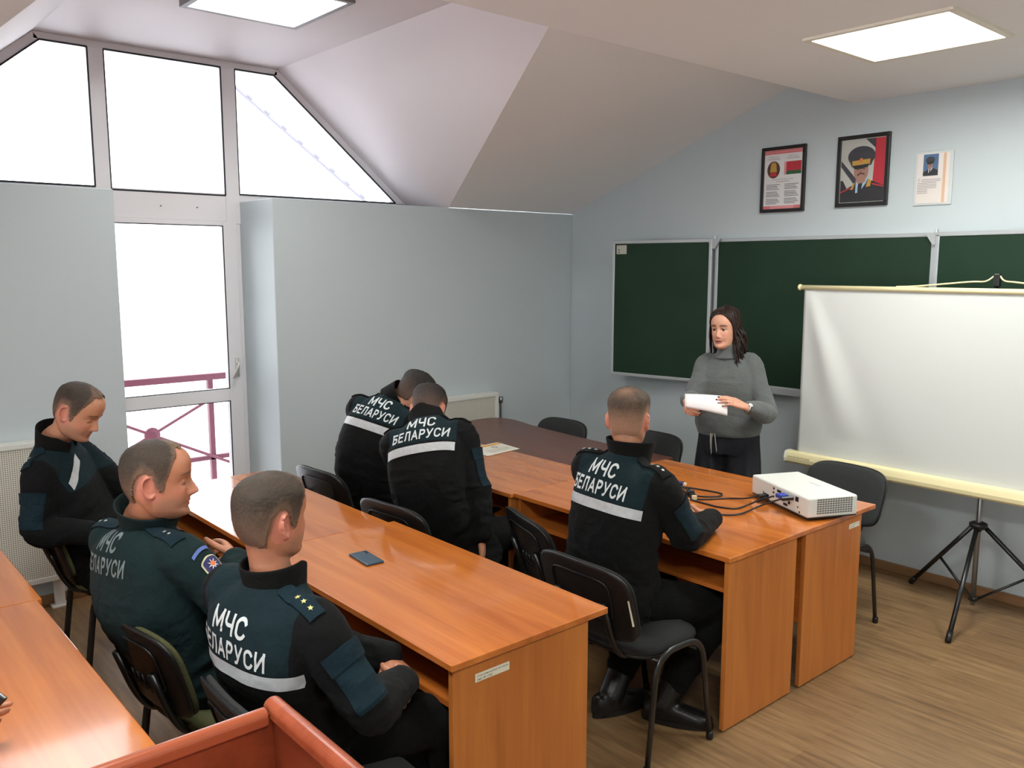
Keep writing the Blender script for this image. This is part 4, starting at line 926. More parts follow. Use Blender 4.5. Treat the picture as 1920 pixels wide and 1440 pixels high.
def cloth_mat(name, base, yoke=None, rough=0.85, weave=700, sheen=0.015):
    """woven cloth; where attribute 'yoke' > 0 the second colour of the garment"""
    m = bpy.data.materials.new(name); m.use_nodes = True; nt = m.node_tree; b = nt.nodes['Principled BSDF']; N = nt.nodes.new; L = nt.links.new
    tc = N('ShaderNodeTexCoord')
    n = N('ShaderNodeTexNoise'); n.inputs['Scale'].default_value = 16; n.inputs['Detail'].default_value = 5; L(tc.outputs['Object'], n.inputs['Vector'])
    mr = N('ShaderNodeMapRange'); mr.inputs['To Min'].default_value = 0.8; mr.inputs['To Max'].default_value = 1.2; L(n.outputs['Fac'], mr.inputs['Value'])
    sv = N('ShaderNodeVectorMath'); sv.operation = 'SCALE'; L(mr.outputs[0], sv.inputs['Scale'])
    if yoke:
        at = N('ShaderNodeAttribute'); at.attribute_name = 'yoke'; g = N('ShaderNodeMath'); g.operation = 'GREATER_THAN'; g.inputs[1].default_value = 0.0; L(at.outputs['Fac'], g.inputs[0])
        mx = N('ShaderNodeMix'); mx.data_type = 'RGBA'; L(g.outputs[0], mx.inputs['Factor']); mx.inputs['A'].default_value = srgb(*base); mx.inputs['B'].default_value = srgb(*yoke); L(mx.outputs['Result'], sv.inputs[0])
    else: sv.inputs[0].default_value = srgb(*base)[:3]
    L(sv.outputs[0], b.inputs['Base Color']); b.inputs['Roughness'].default_value = rough; b.inputs['Sheen Weight'].default_value = sheen; b.inputs['Sheen Roughness'].default_value = 0.6; b.inputs['Specular IOR Level'].default_value = 0.14
    n1 = N('ShaderNodeTexNoise'); n1.inputs['Scale'].default_value = weave; L(tc.outputs['Object'], n1.inputs['Vector'])
    n2 = N('ShaderNodeTexNoise'); n2.inputs['Scale'].default_value = 28; n2.inputs['Detail'].default_value = 4; n2.inputs['Distortion'].default_value = 1.2; L(tc.outputs['Object'], n2.inputs['Vector'])
    ad = N('ShaderNodeMath'); ad.operation = 'MULTIPLY_ADD'; ad.inputs[1].default_value = 0.12; L(n1.outputs['Fac'], ad.inputs[0]); L(n2.outputs['Fac'], ad.inputs[2])
    bp = N('ShaderNodeBump'); bp.inputs['Strength'].default_value = 0.35; bp.inputs['Distance'].default_value = 0.012; L(ad.outputs[0], bp.inputs['Height']); L(bp.outputs[0], b.inputs['Normal'])
    return m
JACKET = cloth_mat('uniform_cloth', (13, 13, 14), (18, 34, 39)); SHIRTJ = cloth_mat('green_uniform_cloth', (19, 36, 37)); TROUS = cloth_mat('black_trouser_cloth', (10, 10, 11))
TEALC = cloth_mat('teal_patch_cloth', (17, 35, 43)); BLACKC = cloth_mat('black_collar_cloth', (14, 14, 14))
SWEAT = cloth_mat('grey_knit', (88, 91, 90), weave=420, sheen=0.2); WTROUS = cloth_mat('charcoal_trouser_cloth', (40, 41, 46))
TAPE = mat('reflective_tape', (176, 178, 180), 0.4, spec=0.5, noise=(60, 0.08)); LETTER = mat('silver_lettering', (196, 200, 200), 0.5); LETTERD = mat('dull_lettering', (112, 122, 122), 0.6)
BOOT = mat('black_leather', (20, 19, 19), 0.35, bump=(90, 0.2)); STAR = mat('gold_star', (206, 196, 120), 0.4); LEATHERS = mat('silver_star', (180, 186, 180), 0.4)

# ------------------------------------------------------------------ people: head
def head_base(female=False):
    """returns function (phi, z) -> (x,y) of the bare head, head frame: x right, y forward, z up, eyes at z=0"""
    zz = [-.1195, -.117, -.111, -.102, -.090, -.078, -.066, -.052, -.038, -.020, 0.0, .020, .040, .060, .078, .092, .104, .111, .1155]
    f = [.050, .063, .077, .086, .087, .0845, .0875, .089, .0875, .087, .0865, .0905, .0935, .0915, .083, .069, .047, .026, .004]
    b = [.030, .022, .005, -.015, -.035, -.048, -.060, -.074, -.085, -.095, -.1015, -.1045, -.105, -.101, -.091, -.077, -.054, -.033, -.010]
    w = [.010, .021, .034, .046, .056, .0615, .0650, .0675, .0690, .0710, .0735, .0755, .0765, .0745, .0685, .0590, .0420, .0250, .006]
    if female:
        w = [a * (0.97 if z < -0.03 else 0.99) for a, z in zip(w, zz)]; f = [a - (0.004 if z < -.06 else 0) + (0.0 if z < 0 else -.001) for a, z in zip(f, zz)]
    t = np.linspace(0, len(zz) - 1, 400); T = catmull(np.array([zz, f, b, w]).T, t); o = np.argsort(T[:, 0]); T = T[o]
    def fn(phi, z):
        F = np.interp(z, T[:, 0], T[:, 1]); B = np.interp(z, T[:, 0], T[:, 2]); Wd = np.interp(z, T[:, 0], T[:, 3])
        yc = np.clip(-0.008 + 0 * z, B + 0.004, F - 0.004) ; yc = np.where(z < -.05, np.clip(0.012 * ((-.05 - z) / .06) - .008, B + .002, F - .002), yc)
        c, s = np.cos(phi), np.sin(phi); e = 2.25
        x = Wd * np.sign(s) * np.abs(s) ** (2 / e); y = yc + np.where(c > 0, F - yc, yc - B) * np.sign(c) * np.abs(c) ** (2 / e)
        return x, y
    return fn
def face_disp(x, z, female, nose=1.0):
    G = lambda x0, z0, sx, sz: np.exp(-((x - x0) / sx) ** 2 - ((z - z0) / sz) ** 2)
    k = 0.85 if female else 1.0
    kn = k * nose
    nz = np.interp(z, [-.056, -.049, -.043, -.037, -.030, -.018, -.004, .010, .022], [0, .004, .015, .0245, .0235, .0175, .0105, .0045, 0]) * kn
    nw = np.interp(z, [-.05, -.038, -.02, .01], [.0135, .0125, .0095, .0085]) * (0.92 if female else 1)
    d = nz * np.exp(-(np.abs(x) / nw) ** 2.4)
    for s in (-1, 1):
        d = d + 0.0065 * k * G(s * .0135, -.0405, .0055, .0065) - 0.0105 * G(s * .0305, .002, .0155, .0105) + (0.0042 if not female else .0015) * G(s * .026, .0215, .020, .0075)
        d = d + 0.0045 * G(s * .043, -.028, .017, .018) - .003 * G(s * .030, -.066, .012, .018)
    lip = 1.3 if female else 1.0
    d = d + 0.0044 * lip * G(0, -.0632, .019, .0045) + 0.0056 * lip * G(0, -.0750, .016, .0050) - 0.0065 * G(0, -.0688, .019, .0024) - .0030 * G(0, -.0845, .016, .0045) + .0045 * G(0, -.101, .017, .010)
    return d
def head_surface(female=False, nphi=96, nz=90, nose=1.0):
    fn = head_base(female); z = np.concatenate([np.linspace(-.1194, -.105, 8)[:-1], np.linspace(-.105, .108, nz), np.linspace(.108, .1154, 7)[1:]])
    phi = np.linspace(0, 2 * PI, nphi, endpoint=False); PH, Z = np.meshgrid(phi, z); X, Y = fn(PH, Z)
    fw_ = np.clip(np.cos(PH), 0, 1); Y = Y + face_disp(X, Z, female, nose) * sstep(0.12, 0.45, fw_)
    return X, Y, Z
def head_mesh(mb, T, female=False, lids=0.0, ears=True, sc=1.0, nose=1.0):
    """T maps head frame to world"""
    X, Y, Z = head_surface(female, nose=nose); rows = [[T(Vector((X[i, j], Y[i, j], Z[i, j])) * sc) for j in range(X.shape[1])] for i in range(X.shape[0])]
    o = len(mb.v); mb.grid(rows, True); n = X.shape[1]; k = X.shape[0]
    mb.f += [tuple(range(o + n - 1, o - 1, -1)), tuple(range(o + (k - 1) * n, o + k * n))]; mb.m += [0, 0]
    D = lambda v: T(Vector(v) * sc) - T(Vector((0, 0, 0)))
    for s in (-1, 1):
        ex, ey = s * .0305, .0685
        if lids > 0.8: ball(mb, T(Vector((ex, ey - .0005, .002)) * sc), D((.0145, 0, 0)), D((0, .0125, 0)), D((0, 0, .0115)))
        else:
            ball(mb, T(Vector((ex, ey - .001, .0086)) * sc), D((.0152, 0, 0)), D((0, .0138, 0)), D((0, 0, .0060)))
            ball(mb, T(Vector((ex, ey - .001, -.0078)) * sc), D((.0140, 0, 0)), D((0, .0120, 0)), D((0, 0, .0050)))
        if ears:
            ax = .0705 if not female else .067; tilt = 0.42
            E = lambda a, b, q: T((Vector((s * (ax + q * math.cos(tilt) - (a) * math.sin(tilt) * 1.0), -.014 + a * math.cos(tilt) + q * math.sin(tilt) * 0.3, -.012 + b))) * sc)
            # a forward, b up, q outward
            out = [(.016, .004), (.016, .016), (.010, .029), (-.002, .035), (-.014, .030), (-.020, .017), (-.019, .002), (-.012, -.014), (-.002, -.026), (.007, -.028), (.012, -.020)]
            hel = catmull(np.array(out), np.linspace(0, len(out) - 1, 40))
            limb(mb, [E(a, b, .006 + (.004 if a < .0 else 0)) for a, b in hel], [.0032 + .0012 * (1 if b < -.015 else 0) for a, b in hel], 8, 1)
            P0 = [E(a, b, -.006) for a, b in out]; P1 = [E(a * .95, b * .97, .0040) for a, b in out]
            cen0 = E(-.001, .003, -.010); cen1 = E(-.001, .003, .0015); m_ = len(out); o2 = len(mb.v)
            mb.v += [tuple(v) for v in P0 + P1 + [cen0, cen1]]
            for i in range(m_):
                j = (i + 1) % m_; mb.f += [(o2 + i, o2 + j, o2 + m_ + j, o2 + m_ + i), (o2 + j, o2 + i, o2 + 2 * m_), (o2 + m_ + i, o2 + m_ + j, o2 + 2 * m_ + 1)]; mb.m += [0] * 3
            limb(mb, [E(.010, .010, .003), E(.011, .0, .005), E(.008, -.008, .004)], [.003, .0035, .003], 8, 2)   # tragus
def hair_cap(name, parent, T, mt, sc, line, top, side, nape, jitter, dens_side, seed, female=False, crown=0.0, bald=0.0, fade=.040):
    """cropped hair: a shell over the scalp that thins to nothing at the hairline"""
    fn = head_base(female); z = np.linspace(-.085, .1152, 120); phi = np.linspace(-PI, PI, 180, endpoint=False); PH, Z = np.meshgrid(phi, z); X, Y = fn(PH, Z)
    deg = np.degrees(np.abs(PH)); zl = np.interp(deg, line[0], line[1])
    Q = np.stack([X, Y, Z], -1).reshape(-1, 3); nz_ = np_noise(Q * 180 + 50, seed).reshape(X.shape); nz2 = np_noise(Q * 60 + 9, seed + 1).reshape(X.shape)
    d = Z - zl + jitter * (nz_ * 0.6 + nz2 * 0.4); mask = sstep(-.004, .012, d)
    th = side + (top - side) * sstep(.03, .085, Z) + nape * sstep(.0, -.06, Z)
    th = th * (1 + .10 * nz_ + .15 * nz2)
    dens = dens_side + (1 - dens_side) * sstep(-.05, .075, Z); dens = dens * sstep(-.008, fade, d)
    if bald: cr = np.exp(-((X) ** 2 + (Y + .055) ** 2) / .0009) * (Z > .06); dens = dens * (1 - bald * cr)
    C0 = np.array([0, -.008, 0.0]); N_ = Q - C0; N_[:, 2] *= 0.9; N_ /= np.linalg.norm(N_, axis=1)[:, None]; N_ = N_.reshape(*X.shape, 3)
    off = th * mask + .0008
    Pw = np.stack([X, Y, Z], -1) + N_ * off[..., None]; a, b = X.shape; vid = {}; V = []; Dn = []; Fs = []
    keep = mask > 0.22
    def vi(i, j):
        if (i, j) not in vid: vid[(i, j)] = len(V); V.append(tuple(T(Vector(Pw[i, j]) * sc))); Dn.append(dens[i, j])
        return vid[(i, j)]
    for i in range(a - 1):
        for j in range(b):
            j2 = (j + 1) % b
            if keep[i, j] and keep[i + 1, j] and keep[i, j2] and keep[i + 1, j2]: Fs.append((vi(i, j), vi(i, j2), vi(i + 1, j2), vi(i + 1, j)))
    tip = len(V); V.append(tuple(T(Vector((0, -.004, .1158 + top)) * sc))); Dn.append(1.0)
    for j in range(b): Fs.append((vi(a - 1, j), vi(a - 1, (j + 1) % b), tip))
    me = bpy.data.meshes.new(name); me.from_pydata(V, [], Fs); set_attr(me, 'hairden', np.array(Dn)); return link_mesh(me, name, mt, parent)
HL_FADE = ([0, 25, 45, 56, 63, 68, 74, 80, 90, 102, 114, 124, 134, 150, 180], [.080, .082, .072, .056, .034, .006, -.024, -.024, .026, .032, .016, -.026, -.055, -.066, -.070])
HL_RECEDE = ([0, 22, 40, 54, 63, 68, 74, 80, 90, 102, 114, 124, 134, 150, 180], [.090, .099, .090, .066, .040, .008, -.024, -.024, .026, .032, .016, -.026, -.055, -.066, -.070])

# ------------------------------------------------------------------ people: hand
def hand(mb, wrist, d, n, side, curls, thumb=(0.55, 0.75, -0.3), scale=1.0, spread=0.0, thin=1.0):
    """wrist point, d = direction of the fingers, n = out of the back of the hand, side +1 right hand / -1 left hand
    curls: per finger (a1,a2,a3) radians towards the palm"""
    w = Vector(wrist); d = Vector(d).normalized(); n = Vector(n); n = (n - d * n.dot(d)).normalized(); t = n.cross(d) * side; s = scale
    tips = []
    loft(mb, [(w - d * .03 * s, t * .026 * s, n * .020 * s, 2.2), (w, t * .0265 * s, n * .019 * s, 2.2), (w + d * .03 * s, t * .034 * s, n * .0175 * s, 2.4), (w + d * .065 * s, t * .041 * s, n * .0155 * s, 2.6), (w + d * .09 * s, t * .040 * s, n * .0125 * s, 2.6)], 20, 3)
    base = [(.088, .029), (.092, .0098), (.088, -.0098), (.079, -.0285)]; ln = [(.043, .026, .021), (.048, .030, .022), (.044, .028, .022), (.034, .021, .019)]; rr = [.0092, .0094, .0088, .0078]
    for i in range(4):
        p = w + d * base[i][0] * s + t * base[i][1] * s - n * .001; q = [p - d * .02 * s, p]; a = 0
        fd = (d + t * spread * (1.5 - i) * 0.12).normalized()
        for L_, c in zip(ln[i], curls[i]):
            a += c; dr = fd * math.cos(a) - n * math.sin(a); p = p + dr * L_ * s; q.append(p)
        r = rr[i] * s * thin; limb(mb, q, [r * 1.05, r * 1.08, r, r * .95, r * .80], 12, 3); tips.append((q[-1], (q[-1] - q[-2]).normalized(), dr.cross(t) if False else (n * math.cos(a) + fd * math.sin(a)), r))
    a_, b_, c_ = thumb; td = (d * a_ + t * b_ + n * c_).normalized(); p = w + d * .022 * s + t * .022 * s - n * .004
    q = [p, p + td * .042 * s, p + td * .042 * s + (td * .8 + d * .35).normalized() * .032 * s, p + td * .042 * s + (td * .8 + d * .35).normalized() * .032 * s + (td * .6 + d * .6).normalized() * .026 * s]
    limb(mb, q, [.0145 * s, .0115 * s * thin, .0105 * s * thin, .0085 * s * thin], 12, 4)
    tips.append((q[-1], (q[-1] - q[-2]).normalized(), n, .0085 * s)); return tips
def rotm(yaw, pitch=0, roll=0):
    """yaw from +y towards -x, pitch up, roll to own right"""
    return Matrix.Rotation(math.radians(yaw), 3, 'Z') @ Matrix.Rotation(math.radians(pitch), 3, 'X') @ Matrix.Rotation(math.radians(roll), 3, 'Y')

# ------------------------------------------------------------------ people: the whole figure
HANDREST = [(0.35, 0.45, 0.3)] * 4
class Torso:
    def __init__(s, hip, c7, hyaw, syaw, bulge):
        s.h = Vector(hip); s.c = Vector(c7); s.hy = hyaw; s.sy = syaw; s.b = bulge; s.len = (s.c - s.h).length
    def at(s, u):
        """u: 0 at the hips, 1 at the base of the neck -> centre, right, forward, up"""
        uu = max(-.3, min(1.15, u)); y = math.radians(s.hy + (s.sy - s.hy) * max(0, min(1, uu))); f0 = Vector((-math.sin(y), math.cos(y), 0))
        R0 = Vector((math.cos(y), math.sin(y), 0)); P = lambda q: s.h.lerp(s.c, q) - f0 * s.b * math.sin(PI * max(0, min(1, q)))
        up = (P(uu + .02) - P(uu - .02)).normalized()
        if uu <= 0.02: up = (up * 0.5 + Vector((0, 0, 1)) * 0.5).normalized()
        R = (R0 - up * R0.dot(up)).normalized(); Fd = up.cross(R); return P(uu), R, Fd, up
def person(name, p):
    """p: dictionary of joints in metres, world space"""
    female = p.get('female', False); sc = p.get('scale', 1.0); vox = p.get('voxel', 0.0042)
    to = Torso(p['hip'], p['c7'], p['hyaw'], p['syaw'], p.get('bulge', 0.03)); root = Vector(p['root'])
    hc = Vector(p['head']); HR = rotm(*p['hrot']); T = lambda v: hc + HR @ Vector(v)
    lat = p.get('lat', 0.165); shj = {}
    for s, k in ((1, 'R'), (-1, 'L')):
        c, R, Fd, up = to.at(0.86); dr = p.get('shift' + k, (0, 0, 0)); shj[k] = c + R * s * lat + R * dr[0] + Fd * dr[1] + up * dr[2]
    # ---- body, one continuous surface
    mb = MB(); head_mesh(mb, T, female, p.get('lids', 0.0), p.get('ears', True), p.get('hsc', 1.0), p.get('nose', 1.0))
    nb, R, Fd, up = to.at(0.97); r_n = p.get('neck', 0.054) if not female else 0.046
    hb = T(Vector((0, -.022, -.055))); hb2 = T(Vector((0, -.018, -.02)))
    limb(mb, [nb - up * .06, nb + up * .03, nb.lerp(hb, .6) + Fd * .004, hb, hb2], [r_n * 1.35, r_n * 1.08, r_n, r_n * 1.02, r_n * 1.05], 24, 4)
    def tor(mb, secs):
        L = []
        for u, hw, hd, e, dy in secs:
            c, R, Fd, up = to.at(u)
            if u > 1.15: c = c + up * (u - 1.15) * to.len
            L.append((c + Fd * dy, R * hw, Fd * hd, e))
        loft(mb, L, 36, 4)
    kb = p.get('build', 1.0)
    tor(mb, [(-.16, .15 * kb, .11, 2.2, 0), (.05, .165 * kb, .115, 2.3, 0), (.3, .15 * kb, .105 * kb, 2.3, 0.01), (.6, .155 * kb, .105, 2.3, .01), (.8, .15 * kb, .09, 2.3, 0), (.93, .10 * kb, .07, 2.2, 0), (1.02, .06, .058, 2, 0)])
    tips = {}
    for s, k in ((1, 'R'), (-1, 'L')):
        S_, E_, W_ = shj[k], Vector(p['elbow' + k]), Vector(p['wrist' + k]); c, R, Fd, up = to.at(.86)
        q = 0.82 if female else 1.0
        limb(mb, [S_ - R * s * .06, S_, S_.lerp(E_, .5), E_, E_.lerp(W_, .45), W_], [.05 * q, .052 * q, .045 * q, .040 * q, .038 * q, .026 * q], 18, 4)
        hd = p.get('hand' + k)
        d = Vector(hd['d']) if hd and 'd' in hd else (W_ - E_).normalized(); n = Vector(hd['n']) if hd and 'n' in hd else Vector((0, 0, 1))
        tips[k] = hand(mb, W_ + d.normalized() * .008, d, n, s, (hd or {}).get('curls', HANDREST), (hd or {}).get('thumb', (0.55, 0.6, -0.4)), p.get('hand_scale', 1.0), (hd or {}).get('spread', 0), p.get('finger', 1.0))
        c0, R0, F0, u0 = to.at(0.0); H_ = c0 + R0 * s * .09; K_, A_ = Vector(p['knee' + k]), Vector(p['ankle' + k])
        limb(mb, [H_, H_.lerp(K_, .5), K_, K_.lerp(A_, .35), A_], [.075, .068, .052, .050, .036], 18, 4)
        td = Vector(p['toe' + k]); limb(mb, [A_ + Vector((0, 0, -.02)), A_ + td * .07 + Vector((0, 0, -.052)), A_ + td * .135 + Vector((0, 0, -.066))], [.030, .024, .018], 14, 4)
    me = fuse(mb, vox, p.get('smooth', 2), 0.5)
    V = verts_of(me); HRi = np.array(HR.inverted()); hs = p.get('hsc', 1.0); L = ((V - np.array(hc)) @ HRi.T) / hs
    base = np.array(srgb(*p.get('skin', (196, 140, 112)))[:3]); colr = np.tile(base, (len(V), 1))
    def blend(c, w): 
        nonlocal colr
        c = np.array(srgb(*c)[:3]); colr = colr * (1 - w[:, None]) + c * w[:, None]
    front = sstep(.02, .05, L[:, 1]) * (np.abs(L[:, 2]) < .13) * (np.abs(L[:, 0]) < .09)
    G = lambda x0, z0, sx, sz: np.exp(-((L[:, 0] - x0) / sx) ** 2 - ((L[:, 2] - z0) / sz) ** 2) * front
    for s in (-1, 1): blend((206, 128, 112), 0.45 * G(s * .045, -.030, .022, .018))
    blend((190, 112, 100), 0.4 * G(0, -.036, .014, .012))
    near = (np.abs(L[:, 0]) > .062) & (np.abs(L[:, 2] + .01) < .045) & (L[:, 1] < .02) & (L[:, 1] > -.05)
    blend((204, 122, 108), 0.5 * near.astype(float))
    lipw = np.clip(np.exp(-((L[:, 2] + .0690) / .0088) ** 4) * np.exp(-(L[:, 0] / .0225) ** 4) * front, 0, 1)
    blend((150, 62, 62) if female else (176, 104, 92), lipw * (0.9 if female else 0.55))
    mouth = np.exp(-((L[:, 2] + .0688) / .0022) ** 2) * np.exp(-(L[:, 0] / .019) ** 4) * front; blend((70, 26, 28), mouth * (0.95 if female else .7))
    for s in (-1, 1):
        xb = (L[:, 0] * s - .031); zb = .0235 + .0030 * np.cos(xb * 60) - xb * .06
        bw = np.exp(-((L[:, 2] - zb) / (.0056 if female else .0044)) ** 4) * np.exp(-(xb / .0205) ** 6) * front; blend(p.get('brow', (58, 42, 34)), np.clip(bw, 0, 1) * (0.9 if female else 0.75))
        if p.get('lids', 0) > .8: blend((84, 52, 44), .8 * np.exp(-((L[:, 2] + .0075) / .0024) ** 2) * np.exp(-((L[:, 0] * s - .0305) / .013) ** 4) * front)
        if female: lw = np.exp(-((L[:, 2] - .0055) / .0038) ** 2) * np.exp(-((L[:, 0] * s - .0305) / .015) ** 4) * front; blend((40, 26, 24), lw * .85)
    if not female:
        jaw = sstep(-.035, -.060, L[:, 2]) * sstep(-.02, .02, L[:, 1]) * (np.linalg.norm(L, axis=1) < .16) * (1 - lipw); blend((138, 106, 90), jaw * .45)
    if p.get('hline'):
        ph_ = np.degrees(np.abs(np.arctan2(L[:, 0], L[:, 1] + .008))); dd = L[:, 2] - np.interp(ph_, p['hline'][0], p['hline'][1]); rg_ = (np.linalg.norm(L, axis=1) < .17) * (L[:, 2] > -.08)
        earm = (np.abs(L[:, 0]) > .079) * (L[:, 2] < .03); blend(p['hcol'], np.clip(sstep(-.012, .022, dd + .006 * np_noise(L * 150 + 30, 4)) * .62 * rg_ * (1 - earm), 0, 1))
    set_attr(me, 'tint', colr)
    body = link_mesh(me, name, SKIN, None, tuple(root)); tag(body, p['label'], 'person')
    # ---- eyes
    if p.get('lids', 0) < .8:
        for s in (-1, 1):
            em = MB(); D = lambda v: HR @ (Vector(v) * hs); g = p.get('gaze', (0, 1, 0)); gd = Vector(g).normalized(); r = .0121
            a = Vector((1, 0, 0)); u = gd.cross(Vector((0, 0, 1))).normalized(); w = u.cross(gd); rows = []
            for i in range(15):
                t = -PI / 2 + PI * (0.01 + .98 * i / 14); rows.append([T((Vector((s * .0305, .0668, .0015)) + (u * math.cos(2 * PI * j / 20) + w * math.sin(2 * PI * j / 20)) * math.cos(t) * r + gd * math.sin(t) * r) * hs) for j in range(20)])
            o = len(em.v); em.grid(rows, True); em.f += [tuple(range(19, -1, -1)), tuple(range(14 * 20, 15 * 20))]; em.m += [0, 0]
            for i, fc in enumerate(em.f):
                r_i = min(fc) // 20; em.m[i] = 0 if r_i < 11 and len(fc) == 4 else (1 if r_i < 13 and len(fc) == 4 else 2)
            em.m[-2] = 0
            if female:
                ls = MB(); ls.tube([T(Vector((s * .0305 + .0145 * t, .0795 - .0055 * t * t - .0035 * s * t, .0050 + .0030 * (1 - t * t))) * hs) for t in [i / 6 - 1 for i in range(13)]], [.0004 + .0011 * math.sin(PI * (i + .5) / 13) for i in range(13)], 6); ls.build('eyelashes', BLACK, body, smooth=True)
            em.build('eye', [mat('eye_white', (176, 166, 160), 0.3), mat('iris_brown', (70, 46, 34), 0.2), BLACK], body, smooth=True)
    return body, to, shj, T, HR, tips
def wrinkle(me, amp, fr, stretch, M, seed, extra=None):
    V = verts_of(me); N_ = norms_of(me); Q = (V @ np.array(M).T) * np.array(stretch) * fr
    wv = np_noise(Q * .35 + 7, seed + 5)[:, None] * 1.2; n1 = np_noise(Q + wv, seed); n2 = np_noise(Q * 2.1 + wv * 2 + 13, seed + 1)
    h = (1 - np.abs(n1) * 2) * .6 + (1 - np.abs(n2) * 2) * .28
    a = amp if extra is None else amp * extra(V)
    set_verts(me, V + N_ * (h * a)[:, None])
def drape(name, parent, bvh, pts, fs, origin_dir, mt, off=.002, thick=0.0, loc=None, back=0.6):
    """project points onto a garment: pts list of Vectors, origin_dir(pt) -> ray start, direction"""
    V = []; ok = []
    for q in pts:
        o, d = origin_dir(q); h = bvh.ray_cast(o, d)
        ok.append(h[0] is not None); V.append(h[0] - d * off if h[0] is not None else q)
    F2 = [f for f in fs if all(ok[i] for i in f)]
    me = bpy.data.meshes.new(name); me.from_pydata([tuple(v) for v in V], [], F2); me.update()
    o = link_mesh(me, name, mt, parent, None, False)
    if thick: md = o.modifiers.new('thickness', 'SOLIDIFY'); md.thickness = thick; md.offset = 0
    return o
def fine(V, F, step):
    """subdivide flat text so that it bends with the cloth"""
    me = bpy.data.meshes.new('t'); me.from_pydata([tuple(v) for v in V], [], F); bm = bmesh.new(); bm.from_mesh(me); bmesh.ops.remove_doubles(bm, verts=bm.verts, dist=1e-7)
    bmesh.ops.triangulate(bm, faces=bm.faces)
    for _ in range(4):
        es = [e for e in bm.edges if e.calc_length() > step]
        if not es: break
        bmesh.ops.subdivide_edges(bm, edges=es, cuts=1, use_grid_fill=False); bmesh.ops.triangulate(bm, faces=bm.faces)
    V = [v.co.copy() for v in bm.verts]; bm.verts.index_update(); F = [tuple(v.index for v in f.verts) for f in bm.faces]; bm.free(); bpy.data.meshes.remove(me); return V, F
def gridpts(nu, nv):
    return [(i / nu, j / nv) for j in range(nv + 1) for i in range(nu + 1)], [(j * (nu + 1) + i, j * (nu + 1) + i + 1, (j + 1) * (nu + 1) + i + 1, (j + 1) * (nu + 1) + i) for j in range(nv) for i in range(nu)]

def arcp(cx, cy, rx, ry, a0, a1, n=10):
    return [(cx + rx * math.cos(math.radians(a0 + (a1 - a0) * i / n)), cy + ry * math.sin(math.radians(a0 + (a1 - a0) * i / n))) for i in range(n + 1)]
GLYPH = {'М': (.78, [[(0, 0), (0, 1)], [(0, 1), (.39, .18)], [(.39, .18), (.78, 1)], [(.78, 1), (.78, 0)]]),
    'Ч': (.56, [[(0, 1), (0, .68)] + arcp(.22, .66, .22, .22, 180, 270) + [(.56, .46)], [(.56, 1), (.56, 0)]]),
    'С': (.58, [arcp(.30, .68, .30, .32, 25, 180) + arcp(.30, .32, .30, .32, 180, 335)]),
    'Б': (.56, [[(.52, 1), (0, 1), (0, 0)], [(0, .56), (.30, .56)] + arcp(.30, .28, .26, .28, 90, -90) + [(0, 0)]]),
    'Е': (.48, [[(.48, 1), (0, 1), (0, 0), (.48, 0)], [(0, .52), (.44, .52)]]),
    'Л': (.60, [[(-.04, .02)] + arcp(-.04, .22, .16, .20, 270, 350, 5) + [(.14, 1), (.60, 1), (.60, 0)]]),
    'А': (.66, [[(0, 0), (.33, 1)], [(.33, 1), (.66, 0)], [(.12, .32), (.54, .32)]]),
    'Р': (.54, [[(0, 0), (0, 1), (.27, 1)] + arcp(.27, .73, .27, .27, 90, -90) + [(0, .46)]]),
    'У': (.60, [[(0, 1), (.32, .32)], [(.60, 1), (.32, .32), (.24, .12)] + [(.16, .02), (.04, .0)]]),
    'И': (.60, [[(0, 1), (0, 0)], [(0, .04), (.60, .96)], [(.60, 1), (.60, 0)]])}
def stroke_text(body, t=.17, gap=.16):
    """bold block capitals built from thick strokes, cap height 1"""
    V = []; F = []; x = 0
    for ch in body:
        w, strokes = GLYPH[ch]
        for pl in strokes:
            P = [Vector((x + a + t / 2, t / 2 + b * (1 - t), 0)) for a, b in pl]
            d0 = (P[0] - P[1]).normalized(); d1 = (P[-1] - P[-2]).normalized(); P[0] = P[0] + d0 * t / 2; P[-1] = P[-1] + d1 * t / 2; o = len(V)
            for i, q in enumerate(P):
                a = (P[i] - P[i - 1]).normalized() if i else (P[1] - P[0]).normalized(); b = (P[i + 1] - P[i]).normalized() if i < len(P) - 1 else a
                n = Vector((-a.y - b.y, a.x + b.x, 0)); n = n.normalized() if n.length > 1e-4 else Vector((-a.y, a.x, 0)); k = t / 2 / max(.55, n.dot(Vector((-a.y, a.x, 0))))
                for s_ in (1, -1): u = q + n * k * s_; u.y = min(1, max(0, u.y)); V.append(u)
            F += [(o + 2 * i, o + 2 * i + 1, o + 2 * i + 3, o + 2 * i + 2) for i in range(len(P) - 1)]
        x += w + t + gap
    return V, F, (min(v.x for v in V), max(v.x for v in V), 0, 1)
